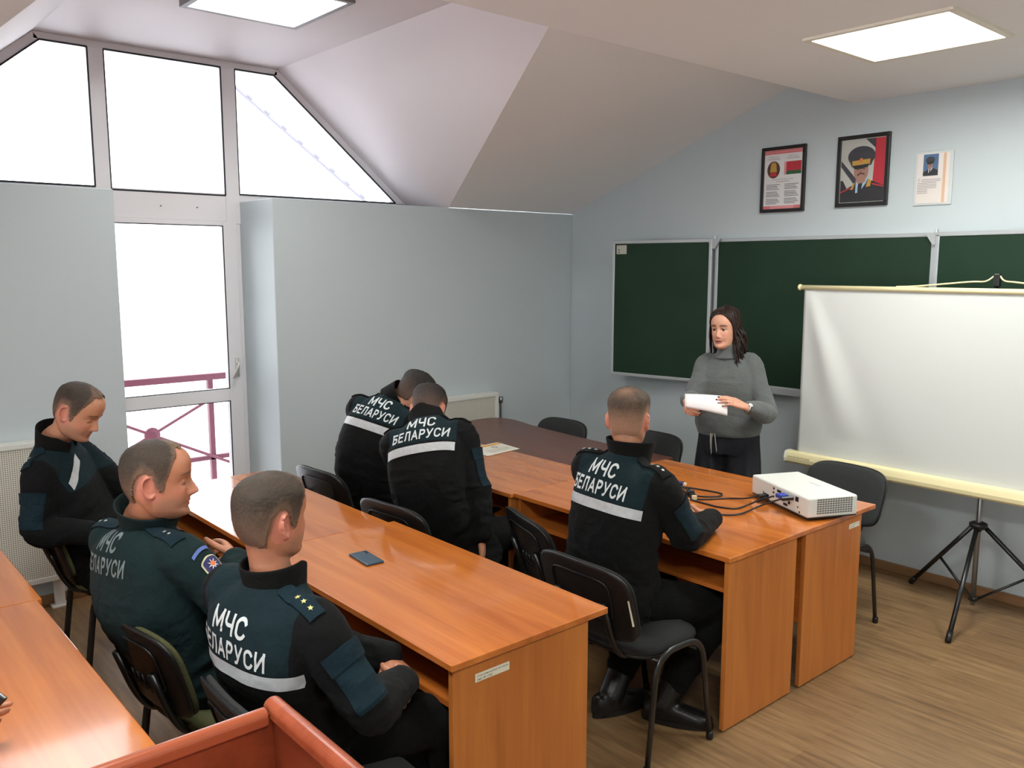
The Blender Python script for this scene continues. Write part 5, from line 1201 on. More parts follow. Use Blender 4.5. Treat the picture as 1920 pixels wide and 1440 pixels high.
def uniform(body, to, shj, T, HR, p, tape=True, letter=LETTER, cloth=JACKET, collar_mat=BLACKC, sleeves=True, seed=1):
    kb = p.get('build', 1.0) * 1.0; mb = MB(); LEN = to.len
    secs = [(-.24, .195 * kb, .150, 2.4, .01), (-.08, .205 * kb, .155 * kb, 2.4, .01), (.12, .200 * kb, .150 * kb, 2.4, .015), (.32, .192 * kb, .140 * kb, 2.4, .012), (.52, .196 * kb, .138 * kb, 2.5, .008), (.70, .198 * kb, .132, 2.5, .004), (.83, .186 * kb, .116, 2.4, 0), (.93, .138 * kb, .092, 2.2, 0), (1.0, .088, .076, 2.0, 0), (1.05, .070, .066, 2.0, 0)]
    L = []
    for u, hw, hd, e, dy in secs:
        c, R, Fd, up = to.at(u); L.append((c + Fd * dy, R * hw, Fd * hd, e))
    loft(mb, L, 40, 4)
    arms = {}
    for s, k in ((1, 'R'), (-1, 'L')):
        S_, E_, W_ = shj[k], Vector(p['elbow' + k]), Vector(p['wrist' + k]); c, R, Fd, up = to.at(.86); d = (W_ - E_).normalized(); S2 = S_ - R * s * .075 + up * .004
        wl = W_ - d * .012
        limb(mb, [S2, S_ + R * s * .012 - up * .004, S_.lerp(E_, .5), E_, E_.lerp(wl, .5), wl.lerp(E_, .10), wl], [.064, .074, .068, .063, .056, .047, .048], 24, 5); arms[k] = (S_, E_, wl)
    me = fuse(mb, .0075, 7, .5)
    c, R, Fd, up = to.at(.5); M = Matrix((R, Fd, up))
    def extra(V):
        e = np.ones(len(V)) * .75
        for k in 'RL':
            for q in (arms[k][1],): e += 1.0 * np.exp(-np.sum((V - np.array(q)) ** 2, 1) / .012)
        h0 = np.array(to.at(0)[0]); e += .8 * np.exp(-(((V - h0) @ np.array(up)) / .14) ** 2)
        sh = np.array(to.at(.8)[0]); e *= 1 - .55 * np.exp(-(((V - sh) @ np.array(up)) / .15) ** 2)
        return e
    wrinkle(me, .0105 * p.get('wr', 1.0), 9.5, (1, 1, 1.9), M, seed, extra)
    V = verts_of(me)
    # colour zones: yoke above the tape, shoulders to armhole seam
    cs = np.array([to.at(u)[0] for u in np.linspace(-.3, 1.15, 60)]); us = np.linspace(-.3, 1.15, 60)
    cu, Ru, Fu, Uu = to.at(.8); q = (V - np.array(cu)) @ np.array(Uu) / LEN + .8; la = np.abs((V - np.array(cu)) @ np.array(Ru))
    dist_arm = np.full(len(V), 9.0)
    yk = np.minimum(q - p.get('yoke', .60), ((.168 * kb + .02 * np.clip(q - .7, 0, 1)) - la) / LEN)
    set_attr(me, 'yoke', yk)
    bv = bvh_of(me); jk = link_mesh(me, 'jacket', cloth, body)
    # collar: standing band, open at the throat
    n0, R0, F0, U0 = to.at(1.0); hb = T(Vector((0, -.02, -.075))); ax = ((hb - n0).normalized() * .55 + U0 * .45).normalized(); Rc = (R0 - ax * R0.dot(ax)).normalized(); Fc = ax.cross(Rc)
    P = []; hgt = p.get('collar', .075); na = 44; nh = 7
    for j in range(nh + 1):
        row = []
        for i in range(na + 1):
            a = math.radians(-158 + 316 * i / na); ca, sa = math.cos(a), math.sin(a)          # 0 = back of neck
            v = j / nh; opn = max(0, abs(math.degrees(a)) - 110) / 48; rx = .080 + .006 * v + p.get('flare', 0) * v ** 2; ry = .076 + .012 * v + p.get('flare', 0) * v ** 2
            z_ = -.030 + (hgt + .030) * v - .035 * opn * v - .02 * (1 - ca) * .5 * (1 - v)
            row.append(n0 + Rc * sa * rx - Fc * (ca * ry - .012) + ax * z_ + Rc * math.copysign(.010 * opn, sa))
        P.append(row)
    me = bpy.data.meshes.new('collar'); g = MB().grid(P); me.from_pydata([tuple(v) for v in g.v], [], g.f); co = link_mesh(me, 'collar', collar_mat, body)
    sd = co.modifiers.new('thickness', 'SOLIDIFY'); sd.thickness = .006; sd.offset = 0; co.modifiers.new('soft', 'SUBSURF').levels = 1; co.modifiers['soft'].render_levels = 1
    # lettering on the back
    ctr = p.get('text_u', .80); txtw = p.get('text_w', .285)
    def behind(u, lateral):
        c, R, Fd, up = to.at(.72); c = to.at(u)[0]; return c + R * lateral - Fd * .5, Fd
    th_ = p.get('text_h', 1.0)
    if p.get('text_fit'): ctr = p.get('yoke', .6) + (.026 + .0746 * th_) / LEN
    if p.get('text', True):
        for body_t, w_, uc, hh in (('МЧС', txtw * .50, ctr + .028 * th_ / LEN, .060 * th_), ('БЕЛАРУСИ', txtw, ctr - .046 * th_ / LEN, .057 * th_)):
            V_, F_, (x0, x1, y0, y1) = stroke_text(body_t)
            V_ = [Vector(((v.x - (x0 + x1) / 2) / (x1 - x0) * w_, (v.y - (y0 + y1) / 2) / (y1 - y0) * hh, 0)) for v in V_]; V_, F_ = fine(V_, F_, .012)
            drape('back_lettering', jk, bv, V_, F_, lambda q, uc=uc: behind(uc + q.y / LEN, q.x + p.get('text_dx', 0)), letter, .0022)
    def ring(u, ang):
        """ray from outside towards the spine; ang 0 = back, + to own right"""
        c, R, Fd, up = to.at(u); a = math.radians(ang); d = (Fd * math.cos(a) - R * math.sin(a)); return c - d * .6, d
    if tape:
        yk0 = p.get('yoke', .60)
        for a0, a1, cu_ in ((p.get('span', -58), 58, 0),):
            G_, F_ = gridpts(70, 3); h2 = .020 / LEN
            drape('reflective_strip', jk, bv, [Vector((a0 + (a1 - a0) * u, yk0 - h2 + 2 * h2 * v - h2 * .9, 0)) for u, v in G_], F_, lambda q: behind(q.y, math.sin(math.radians(q.x)) * .172 * kb / math.sin(math.radians(58)) + p.get('tape_dx', 0)), TAPE, .003)
        if p.get('front_tape'):
            c_, R_, F_v, u_ = to.at(.6); G_, F_ = gridpts(24, 3)
            def fr(q):
                c, R, Fd, up = to.at(.62); s0 = q.x; return to.at(.74 + q.z + .02)[0] + R * s0 + up * q.y + Fd * .5, -Fd
            for s in (1,):
                drape('reflective_strip', jk, bv, [Vector((s * (.03 + .14 * u), (v - .5) * .038, .10 - .16 * u)) for u, v in G_], F_, fr, TAPE, .003)
    # shoulder boards
    for s, k in ((1, 'R'), (-1, 'L'))[:p.get('boards', 2)]:
        S_, E_, W_ = arms[k]; c1, R1, F1, U1 = to.at(.9); a = to.at(.97)[0] + R1 * s * .070 - F1 * .012; b = S_ + R1 * s * .045 + U1 * .02 - F1 * .022; dx = (b - a); ln = dx.length; dx.normalize(); dn = (U1 * .8 + R1 * s * .35 - F1 * .42).normalized(); dn = (dn - dx * dn.dot(dx)).normalized(); dy = dx.cross(dn).normalized()
        G_, F_ = gridpts(16, 6)
        pts = [a + dx * ln * u + dy * (.025 - .006 * (1 if u < .06 else 0)) * (2 * v - 1) for u, v in G_]
        eb = drape('shoulder_board', jk, bv, pts, F_, lambda q: (q + dn * .25, -dn), TEALC if p.get('board_teal', True) else BLACKC, .0055, .005)
        for i in range(p.get('stars', 0)):
            cc = a + dx * ln * ((.42 + .19 * i) if p.get('stars', 0) == 3 else (.55 + .17 * i)); mt_ = p.get('star_mat', STAR); r0 = .0085 if p.get('stars') == 3 else .006
            pts = [cc + dx * (r0 * (1 if j % 2 == 0 else .42) * math.cos(j * PI / 5)) + dy * (r0 * (1 if j % 2 == 0 else .42) * math.sin(j * PI / 5)) for j in range(10)] + [cc]
            drape('star', eb, bv, pts, [(j, (j + 1) % 10, 10) for j in range(10)], lambda q: (q + dn * .25, -dn), mt_, .0095, .0015)
    # sleeve patches
    if sleeves:
        for s, k in ((1, 'R'), (-1, 'L')):
            S_, E_, W_ = arms[k]; d = (E_ - S_).normalized(); c1, R1, F1, U1 = to.at(.86); o = R1 * s - F1 * p.get('patch_back', .15); o = (o - d * o.dot(d)).normalized(); q_ = d.cross(o)
            def pr_(q): 
                c = S_.lerp(E_, q.x); a_ = q.y; dr = o * math.cos(a_) + q_ * math.sin(a_); return c + dr * .3, -dr
            G_, F_ = gridpts(14, 14); half = .75
            drape('sleeve_pocket', jk, bv, [Vector((.36 + .62 * u, -half + 2 * half * v, 0)) for u, v in G_], F_, pr_, TEALC, .004, .003)
            drape('pocket_flap', jk, bv, [Vector((.31 + .20 * u + .015 * abs(2 * v - 1), -half * 1.08 + 2.16 * half * v, 0)) for u, v in G_], F_, pr_, TEALC, .0075, .003)
    if p.get('badge'):
        S_, E_, W_ = arms['R']; d = (E_ - S_).normalized(); c1, R1, F1, U1 = to.at(.86); o = R1 + F1 * .25; o = (o - d * o.dot(d)).normalized(); q_ = d.cross(o)
        def pb(q): c = S_.lerp(E_, q.x); dr = o * math.cos(q.y) + q_ * math.sin(q.y); return c + dr * .3, -dr
        def blob(name, mt, sx, sy, off, par, n=32, pts=None):
            P = [Vector((.40 + (sx * math.cos(a) + (-.05 * abs(math.sin(a)) ** 3 if math.cos(a) < 0 else 0)), sy * math.sin(a) * (1 + .25 * math.cos(a)), 0)) for a in [2 * PI * i / n for i in range(n)]] if pts is None else pts
            c = sum(P, Vector((0, 0, 0))) / len(P); return drape(name, par, bv, P + [c], [(j, (j + 1) % len(P), len(P)) for j in range(len(P))], pb, mt, off, .001)
        bd = blob('sleeve_badge', mat('badge_border', (196, 188, 150), .5), .13, .42, .004, jk)
        blob('badge_field', mat('badge_navy', (36, 34, 88), .6), .108, .35, .0055, bd)
        st = lambda r0, r1, k, cx: [Vector((cx + (r0 if j % 2 == 0 else r1) * math.cos(j * PI / k), (r0 if j % 2 == 0 else r1) * 3.2 * math.sin(j * PI / k), 0)) for j in range(2 * k)]
        blob('badge_star', mat('badge_white', (206, 200, 206), .6), 0, 0, .0068, bd, pts=st(.074, .030, 8, .40)); blob('badge_flame', mat('badge_orange', (226, 112, 36), .6), 0, 0, .008, bd, pts=st(.040, .022, 6, .39))
        tb_ = drape('badge_arc', jk, bv, [Vector((.19 + .045 * v - .05 * math.cos((u - .5) * 2.2), -.42 + .84 * u, 0)) for u, v in gridpts(16, 2)[0]], gridpts(16, 2)[1], pb, mat('badge_blue', (84, 104, 168), .6), .004, .001)
    # cuffs end the sleeves cleanly
    return jk, bv, arms
def trousers(body, to, p, mt=TROUS, seed=3, boots=True, wide=1.0):
    mb = MB(); c0, R0, F0, u0 = to.at(0.0)
    loft(mb, [(c0 - u0 * .095, R0 * .15, F0 * .12, 2.3), (c0 - u0 * .02, R0 * .188, F0 * .145, 2.4), (c0 + u0 * .06, R0 * .178, F0 * .135, 2.3), (c0 + u0 * .12, R0 * .165, F0 * .125, 2.3)], 30, 4)
    for s, k in ((1, 'R'), (-1, 'L')):
        H_ = c0 + R0 * s * .09; K_, A_ = Vector(p['knee' + k]), Vector(p['ankle' + k])
        limb(mb, [H_, H_.lerp(K_, .5), K_ + (K_ - H_).normalized() * .0, K_.lerp(A_, .4), K_.lerp(A_, .78)], [.096, .090 * wide, .074 * wide, .072 * wide, .064 * wide], 24, 5)
    me = fuse(mb, .009, 6, .5); wrinkle(me, .008, 9, (1, 1, 1.5), Matrix.Identity(3), seed); link_mesh(me, 'trousers', mt, body)
    if boots:
        for s, k in ((1, 'R'), (-1, 'L')):
            K_, A_ = Vector(p['knee' + k]), Vector(p['ankle' + k]); td = Vector(p['toe' + k]).normalized(); sd = td.cross(Vector((0, 0, 1))); m2 = MB(); g = Vector((A_.x, A_.y, 0.0)); up = (K_ - A_).normalized()
            limb(m2, [A_ + Vector((0, 0, -.02)), A_.lerp(K_, .25), A_.lerp(K_, .5)], [.054, .057, .064], 18, 4)
            z = lambda h: Vector((0, 0, h))
            loft(m2, [(g - td * .085 + z(.045), sd * .02, z(.028), 2.4), (g - td * .07 + z(.05), sd * .036, z(.046), 2.6), (g + z(.055), sd * .042, z(.052), 2.6), (g + td * .07 + z(.045), sd * .047, z(.042), 2.6), (g + td * .14 + z(.036), sd * .049, z(.033), 2.6), (g + td * .19 + z(.03), sd * .038, z(.026), 2.4), (g + td * .205 + z(.027), sd * .02, z(.016), 2.2)], 20, 3)
            b = link_mesh(fuse(m2, .006, 3, .5), 'boot', BOOT, body)
            m3 = MB(); out = [g + td * (.058 + .150 * math.cos(a)) + sd * (.045 + .006 * math.cos(a)) * math.sin(a) for a in [2 * PI * i / 28 for i in range(28)]]
            m3.prism([v + z(.002) for v in out], (0, 0, .022)); m3.build('sole', BLACKP, b)
            m4 = MB()
            for i in range(5):
                c = A_ + td * (.05 - .002 * i) + z(-.01 + .03 * i); m4.tube([c - sd * .022, c + td * .006, c + sd * .022], .003, 6)
            m4.build('lace', BLACKC, b)

# ------------------------------------------------------------------ the people in the room
HAIRB = hair_mat('dark_brown_crop', (58, 48, 40), (126, 98, 80)); HAIRL = hair_mat('light_brown_crop', (72, 58, 46), (166, 126, 102)); HAIRD = hair_mat('near_black_crop', (34, 29, 27), (104, 80, 68))
HCOL = {'dark_brown_crop': (84, 68, 56), 'light_brown_crop': (110, 88, 70), 'near_black_crop': (64, 52, 46)}
FIST = [(0.7, 1.0, 0.6), (0.75, 1.05, 0.6), (0.8, 1.05, 0.6), (0.85, 1.0, 0.6)]; SOFT = [(0.35, 0.5, 0.3), (0.42, 0.55, 0.35), (0.5, 0.6, 0.4), (0.55, 0.65, 0.4)]
def man(p, hair, line=HL_FADE, top=.010, side=.0035, nape=.002, dens=.35, bald=0.0, cloth=JACKET, letter=LETTER, tape=True, sleeves=True, collar=BLACKC, seed=1):
    p['hline'] = line; p['hcol'] = HCOL[hair.name]
    b, to, shj, T, HR, tips = person('person', p)
    hair_cap('hair', b, T, hair, p.get('hsc', 1.0), line, top, side, nape, .009, dens, seed * 7, bald=bald)
    u = uniform(b, to, shj, T, HR, p, tape, letter, cloth, collar, sleeves, seed)
    trousers(b, to, p, TROUS, seed + 30)
    return b, to, u, tips, T
SKA, SKB = (191, 134, 104), (180, 119, 90)
# the man at the right of the front desk
man(dict(root=(2.95, -2.62, 0), hip=(2.915, -2.66, .560), c7=(2.95, -2.595, 1.128), flare=.014, yoke=.685, patch_back=-.2, hyaw=6, syaw=9, bulge=.035, head=(2.935, -2.578, 1.282), hrot=(30, -4, 0), hsc=1.03,
         elbowR=(3.15, -2.455, .815), wristR=(3.05, -2.145, .800), elbowL=(2.70, -2.40, .82), wristL=(2.79, -2.14, .797), handR=dict(d=(-.75, .66, -.02), n=(.25, .25, .93), curls=SOFT, thumb=(.6, .6, .1)), handL=dict(d=(.75, .62, 0), n=(-.2, -.2, .95), curls=SOFT, thumb=(.5, .4, .75)),
         kneeR=(3.18, -2.26, .455), kneeL=(2.84, -2.22, .455), ankleR=(3.09, -2.50, .10), ankleL=(2.90, -2.62, .10), toeR=(.85, .5, 0), toeL=(.2, .97, 0), stars=3, board_teal=False, star_mat=LEATHERS, text_w=.275, text_u=.85, text_dx=-.035, skin=SKA, voxel=.0042,
         label='person in dark uniform with faded haircut, elbows on the front desk beside the projector'), HAIRL, top=.014, side=.002, nape=.0005, dens=.02, bald=.5, seed=2)
# the man with three stars, nearest the lectern
man(dict(root=(3.12, -4.12, 0), hip=(3.03, -4.12, .560), c7=(3.085, -4.22, 1.038), hyaw=0, syaw=19, bulge=.045, head=(3.075, -4.205, 1.215), hrot=(12, -2, 0), hsc=1.03,
         elbowR=(3.365, -4.09, .735), wristR=(3.245, -3.90, .700), elbowL=(2.83, -4.03, .74), wristL=(3.07, -3.83, .685), handR=dict(d=(-.75, .6, -.15), n=(.35, .45, .8), curls=SOFT, thumb=(.7, .5, -.3)), handL=dict(d=(.8, -.1, -.1), n=(-.1, .35, .9), curls=SOFT, thumb=(.6, .6, -.3)),
         kneeR=(3.215, -3.735, .500), kneeL=(2.99, -3.70, .500), ankleR=(3.20, -3.62, .10), ankleL=(2.97, -3.60, .10), toeR=(.15, 1, 0), toeL=(0, 1, 0), stars=3, collar=.060, boards=1, shiftR=(0, 0, -.012), text_w=.285, text_u=.775, text_dx=-.02, tape_dx=.02, skin=SKB, voxel=.0042,
         label='person in dark uniform with three yellow stars on the shoulder, seated nearest the lectern'), HAIRB, line=HL_FADE, top=.010, side=.004, nape=.002, dens=.35, seed=3)
# the man in the all green shirt jacket
man(dict(root=(2.48, -4.14, 0), hip=(2.41, -4.17, .560), c7=(2.39, -4.335, 1.060), hyaw=2, syaw=14, bulge=.075, build=1.2, nose=1.25, neck=.062, shiftR=(.02, 0, -.01), head=(2.465, -4.305, 1.222), hrot=(-27, -3, 0), hsc=1.07, lat=.185,
         elbowR=(2.73, -4.17, .835), wristR=(2.52, -4.085, .92), elbowL=(2.19, -4.19, .80), wristL=(2.44, -4.06, .84), handR=dict(d=(-.9, .15, .1), n=(.1, .8, .5), curls=SOFT), handL=dict(d=(.95, .1, 0), n=(0, .8, .5), curls=SOFT),
         kneeR=(2.60, -3.73, .500), kneeL=(2.36, -3.73, .500), ankleR=(2.60, -3.62, .10), ankleL=(2.36, -3.62, .10), toeR=(.1, 1, 0), toeL=(-.1, 1, 0), stars=2, star_mat=LEATHERS, text_w=.27, text_u=.885, text_dx=-.035, badge=True, yoke=-2.0, lids=1.0, collar=.078, flare=.016, skin=SKB, voxel=.0038, gaze=(0, 1, .05),
         label='person in an all green uniform jacket with a sleeve badge, head turned in profile'), HAIRB, line=HL_RECEDE, top=.006, side=.0035, nape=.002, dens=.45, cloth=SHIRTJ, letter=LETTERD, tape=False, sleeves=False, collar=SHIRTJ, seed=4)
# the man by the radiator looking down
man(dict(root=(1.02, -4.10, 0), hip=(1.02, -4.10, .560), c7=(1.00, -4.285, 1.100), build=1.07, yoke=.69, hyaw=-20, syaw=-36, bulge=.05, head=(1.13, -4.20, 1.262), hrot=(-45, -29, 0), hsc=1.05, lids=1.0, lat=.17, collar=.092, nose=1.1,
         elbowR=(1.17, -4.40, .765), wristR=(1.33, -4.17, .735), elbowL=(1.00, -3.93, .78), wristL=(1.28, -3.99, .735), handR=dict(d=(.55, .75, -.1), n=(.4, -.3, .8), curls=SOFT), handL=dict(d=(.7, -.3, -.1), n=(.2, .5, .8), curls=SOFT),
         kneeR=(1.32, -3.78, .500), kneeL=(1.10, -3.70, .500), ankleR=(1.34, -3.66, .10), ankleL=(1.12, -3.60, .10), toeR=(.65, .75, 0), toeL=(.55, .83, 0), stars=2, star_mat=LEATHERS, front_tape=True, span=-30, text_w=.28, skin=SKA, voxel=.0038,
         label='person in dark uniform looking down at his lap, seated between radiator and balcony door'), HAIRB, line=HL_RECEDE, top=.006, side=.0025, nape=.0015, dens=.4, seed=5)
# the two men bowing in the front row
man(dict(root=(1.93, -2.75, 0), hip=(1.91, -2.69, .560), c7=(1.745, -2.735, 1.125), hyaw=15, syaw=36, bulge=.145, yoke=.755, text_fit=True, text_h=.80, head=(1.665, -2.68, 1.165), hrot=(42, -46, 0), hsc=1.04, lids=1.0,
         elbowR=(2.06, -2.68, .815), wristR=(2.12, -2.70, .605), elbowL=(1.56, -2.75, .80), wristL=(1.60, -2.50, .70), handR=dict(d=(.05, .05, -1), n=(.6, .6, 0), curls=SOFT), handL=dict(d=(.1, .9, -.2), n=(-.3, .1, .9), curls=SOFT),
         kneeR=(2.02, -2.31, .520), kneeL=(1.78, -2.30, .520), ankleR=(2.05, -2.36, .10), ankleL=(1.78, -2.32, .10), toeR=(.1, 1, 0), toeL=(0, 1, 0), text_w=.29, text_u=.895, skin=SKA, voxel=.005, board_teal=False,
         label='person in dark uniform bowing low in the front row, right arm hanging down'), HAIRD, top=.018, side=.006, nape=.002, dens=.4, seed=6)
man(dict(root=(1.10, -2.70, 0), hip=(1.07, -2.64, .560), c7=(1.205, -2.60, 1.160), hyaw=12, syaw=34, bulge=.145, yoke=.755, text_fit=True, text_h=.80, head=(1.295, -2.51, 1.188), hrot=(8, -38, 8), hsc=1.04, lids=1.0,
         elbowR=(1.42, -2.44, .82), wristR=(1.36, -2.19, .797), elbowL=(.98, -2.48, .82), wristL=(1.14, -2.21, .797), handR=dict(d=(-.3, .9, 0), n=(0, 0, 1), curls=SOFT), handL=dict(d=(.4, .9, 0), n=(0, 0, 1), curls=SOFT),
         kneeR=(1.20, -2.27, .520), kneeL=(.96, -2.27, .520), ankleR=(1.20, -2.30, .10), ankleL=(.96, -2.30, .10), toeR=(.1, 1, 0), toeL=(-.1, 1, 0), text_w=.28, text_u=.895, skin=SKA, voxel=.005, board_teal=False,
         label='person in dark uniform leaning sideways in the front row at the window end'), HAIRD, top=.018, side=.006, nape=.002, dens=.4, seed=8)

# ------------------------------------------------------------------ the standing woman
wp = dict(root=(2.12, -.70, 0), hip=(2.12, -.70, .870), c7=(2.10, -.705, 1.375), hyaw=196, syaw=203, bulge=.01, lat=.138, build=.92, female=True, head=(2.093, -.742, 1.515), hrot=(188, 0, 2), hsc=1.02, nose=.95,
          elbowR=(2.00, -.925, 1.090), wristR=(2.085, -1.095, 1.095), elbowL=(2.385, -.705, 1.030), wristL=(2.418, -.965, 1.092), handR=dict(d=(.62, -.62, -.25), n=(-.55, -.50, .25), curls=[(.5, .8, .5), (.6, .9, .5), (.7, .9, .5), (.75, .9, .5)], thumb=(.8, .5, -.35)),
          handL=dict(d=(-.55, -.74, .38), n=(.62, -.12, .75), curls=[(.15, .35, .25), (.22, .38, .28), (.28, .42, .3), (.34, .45, .3)], thumb=(.75, .4, -.6)),
          kneeR=(2.01, -.735, .46), kneeL=(2.23, -.68, .46), ankleR=(1.99, -.74, .10), ankleL=(2.25, -.66, .10), toeR=(.25, -.97, 0), toeL=(.5, -.86, 0), skin=(206, 152, 126), voxel=.0025, smooth=1, hand_scale=.92, finger=.86, brow=(34, 22, 20), gaze=(.03, 1, -.02), ears=False,
          label='person with long dark hair in a grey turtleneck sweater, standing and holding paper')
wb, to, shj, T, HR, tips = person('person', wp)
mb = MB(); L = []
for u, hw, hd, e, dy in ((-.02, .185, .140, 2.4, .012), (.04, .198, .152, 2.4, .014), (.14, .205, .155, 2.4, .016), (.34, .190, .140, 2.4, .016), (.56, .188, .140, 2.4, .020), (.72, .178, .126, 2.4, .014), (.84, .158, .104, 2.3, 0), (.93, .110, .080, 2.2, 0), (1.0, .066, .062, 2.0, 0)):
    c, R, Fd, up = to.at(u); L.append((c + Fd * dy, R * hw, Fd * hd, e))
loft(mb, L, 40, 4)
for s, k in ((1, 'R'), (-1, 'L')):
    S_, E_, W_ = shj[k], Vector(wp['elbow' + k]), Vector(wp['wrist' + k]); c, R, Fd, up = to.at(.86); d = (W_ - E_).normalized(); wl = W_ - d * .035
    limb(mb, [S_ - R * s * .06 + up * .004, S_ + R * s * .005, S_.lerp(E_, .5), E_, E_.lerp(wl, .55), wl.lerp(E_, .12), wl], [.052, .058, .058, .060, .054, .043, .041], 24, 5)
me = fuse(mb, .007, 6, .5); c, R, Fd, up = to.at(.5); wrinkle(me, .006, 8, (1, 1, 1.4), Matrix((R, Fd, up)), 21, lambda V: .7 + 1.3 * sum(np.exp(-np.sum((V - np.array(wp['elbow' + k])) ** 2, 1) / .012) for k in 'RL'))
sw = link_mesh(me, 'sweater', SWEAT, wb)
# turtleneck: folded knit band round the neck
n0, R0, F0, U0 = to.at(1.0); P = []
for v, r in ((-.028, .088), (-.012, .080), (.004, .070), (.024, .0655), (.044, .064), (.056, .0625), (.062, .061), (.064, .057), (.056, .054)):
    tilt = .018; P.append([n0 + R0 * math.cos(a) * r * .98 + F0 * (math.sin(a) * r + .012 + v * .16) + U0 * (v - tilt * math.sin(a) * (.4 + v * 6)) for a in [2 * PI * i / 40 for i in range(40)]])
MB().grid(P, True).build('turtleneck', SWEAT, wb, smooth=True)
# trousers with drawstring, shoes
mb = MB(); c0, R0, F0, u0 = to.at(0.0)
loft(mb, [(c0 - u0 * .13, R0 * .17, F0 * .125, 2.4), (c0 - u0 * .04, R0 * .188, F0 * .140, 2.4), (c0 + u0 * .06, R0 * .172, F0 * .128, 2.4), (c0 + u0 * .13, R0 * .155, F0 * .115, 2.4)], 32, 4)
for s, k in ((1, 'R'), (-1, 'L')):
    H_ = c0 + R0 * s * .088; K_, A_ = Vector(wp['knee' + k]), Vector(wp['ankle' + k])
    limb(mb, [H_, H_.lerp(K_, .5), K_, K_.lerp(A_, .5), A_ + Vector((0, 0, -.02))], [.100, .104, .100, .098, .096], 26, 5)
me = fuse(mb, .008, 6, .5); V = verts_of(me); N_ = norms_of(me); ang = np.arctan2(V[:, 1] - c0.y, V[:, 0] - c0.x); f_ = sstep(.84, .6, V[:, 2])
set_verts(me, V + N_ * ((np.sin(ang * 13 + 2 * np.sin(ang * 3)) * .0055) * (.35 + f_))[:, None]); tw = link_mesh(me, 'trousers', WTROUS, wb); bw = bvh_of(me)
front = to.at(.0); mb = MB()
for dx, ln, sw_ in ((-.012, .115, -.012), (.004, .135, .006), (.014, .10, .0)):
    q0 = front[0] + front[1] * (dx + .045) + front[3] * .01 + front[2] * .165; mb.tube(spline([q0, q0 - front[3] * ln * .4 + front[1] * sw_ * .6 + front[2] * .004, q0 - front[3] * ln + front[1] * sw_ - front[2] * .006], 5), .0030, 7)
mb.build('drawstring', mat('drawstring_cotton', (150, 146, 134), .9), wb, smooth=True)
for s, k in ((1, 'R'), (-1, 'L')):
    A_ = Vector(wp['ankle' + k]); td = Vector(wp['toe' + k]).normalized(); sd = td.cross(Vector((0, 0, 1))); g = Vector((A_.x, A_.y, 0)); z = lambda h: Vector((0, 0, h)); m2 = MB()
    loft(m2, [(g - td * .065 + z(.04), sd * .018, z(.03), 2.4), (g - td * .05 + z(.045), sd * .032, z(.043), 2.6), (g + td * .03 + z(.045), sd * .038, z(.043), 2.6), (g + td * .1 + z(.036), sd * .042, z(.034), 2.6), (g + td * .16 + z(.03), sd * .034, z(.026), 2.4), (g + td * .178 + z(.026), sd * .016, z(.014), 2.2)], 20, 3)
    m2.build('shoe', BOOT, wb, smooth=True)
# wrist watch on the left arm
w_ = Vector(wp['wristL']); d = Vector(wp['handL']['d']).normalized(); n = Vector(wp['handL']['n']); n = (n - d * n.dot(d)).normalized(); t_ = n.cross(d); cw = w_ - d * .012
mb = MB().tube([cw + t_ * .0295 * math.cos(a) + n * .0235 * math.sin(a) for a in [2 * PI * i / 28 for i in range(28)]], .0042, 8, closed=True)
wt = mb.build('watch', mat('steel_bracelet', (190, 190, 186), .25, .9), wb, smooth=True)
MB().lathe([(.012, -.003), (.0135, 0), (.0135, .004), (.012, .006), (.001, .0062)], cw + n * .024, n, 18).build('watch_face', mat('pale_dial', (214, 214, 210), .2), wt, smooth=True)
# dark nail varnish
NAIL = mat('dark_red_varnish', (64, 18, 26), .2)
for k in 'RL':
    for (tp, td, nn_, r) in tips[k]:
        sd = td.cross(nn_).normalized(); nm = MB(); ball(nm, tp - td * .0015 + nn_ * r * .62, sd * r * .72, td * r * 1.05, nn_ * r * .42, 12, 6); nm.build('nail', NAIL, wb, smooth=True)
# hair: centre parted, drawn half back, waves to the shoulders
HAIRW = bpy.data.materials.new('dark_brown_hair'); HAIRW.use_nodes = True; b_ = HAIRW.node_tree.nodes['Principled BSDF']; nt = HAIRW.node_tree
tc = nt.nodes.new('ShaderNodeTexCoord'); n_ = nt.nodes.new('ShaderNodeTexNoise'); n_.inputs['Scale'].default_value = 60; nt.links.new(tc.outputs['Object'], n_.inputs['Vector'])
cr = nt.nodes.new('ShaderNodeValToRGB'); cr.color_ramp.elements[0].color = srgb(22, 15, 13); cr.color_ramp.elements[1].color = srgb(58, 38, 30); cr.color_ramp.elements[0].position = .35; cr.color_ramp.elements[1].position = .75
nt.links.new(n_.outputs['Fac'], cr.inputs['Fac']); nt.links.new(cr.outputs['Color'], b_.inputs['Base Color']); b_.inputs['Roughness'].default_value = .55; b_.inputs['Specular IOR Level'].default_value = .3
hs = wp['hsc']; fn = head_base(True); zc = np.linspace(-.10, .1152, 70); ph = np.linspace(-PI, PI, 120, endpoint=False); PH, Z = np.meshgrid(ph, zc); X, Y = fn(PH, Z)
deg = np.degrees(np.abs(PH)); zl = np.interp(deg, [0, 18, 34, 48, 60, 70, 78, 84, 180], [.090, .088, .076, .058, .034, .000, -.05, -.11, -.12]); mask = sstep(-.003, .010, Z - zl)
strand = .0022 * np.sin(np.degrees(PH) * .55 + 5 * np.sin(Z * 30)) + .0015 * np_noise(np.stack([PH * 9, Z * 20, Z * 0], -1).reshape(-1, 3) + 40, 3).reshape(X.shape)
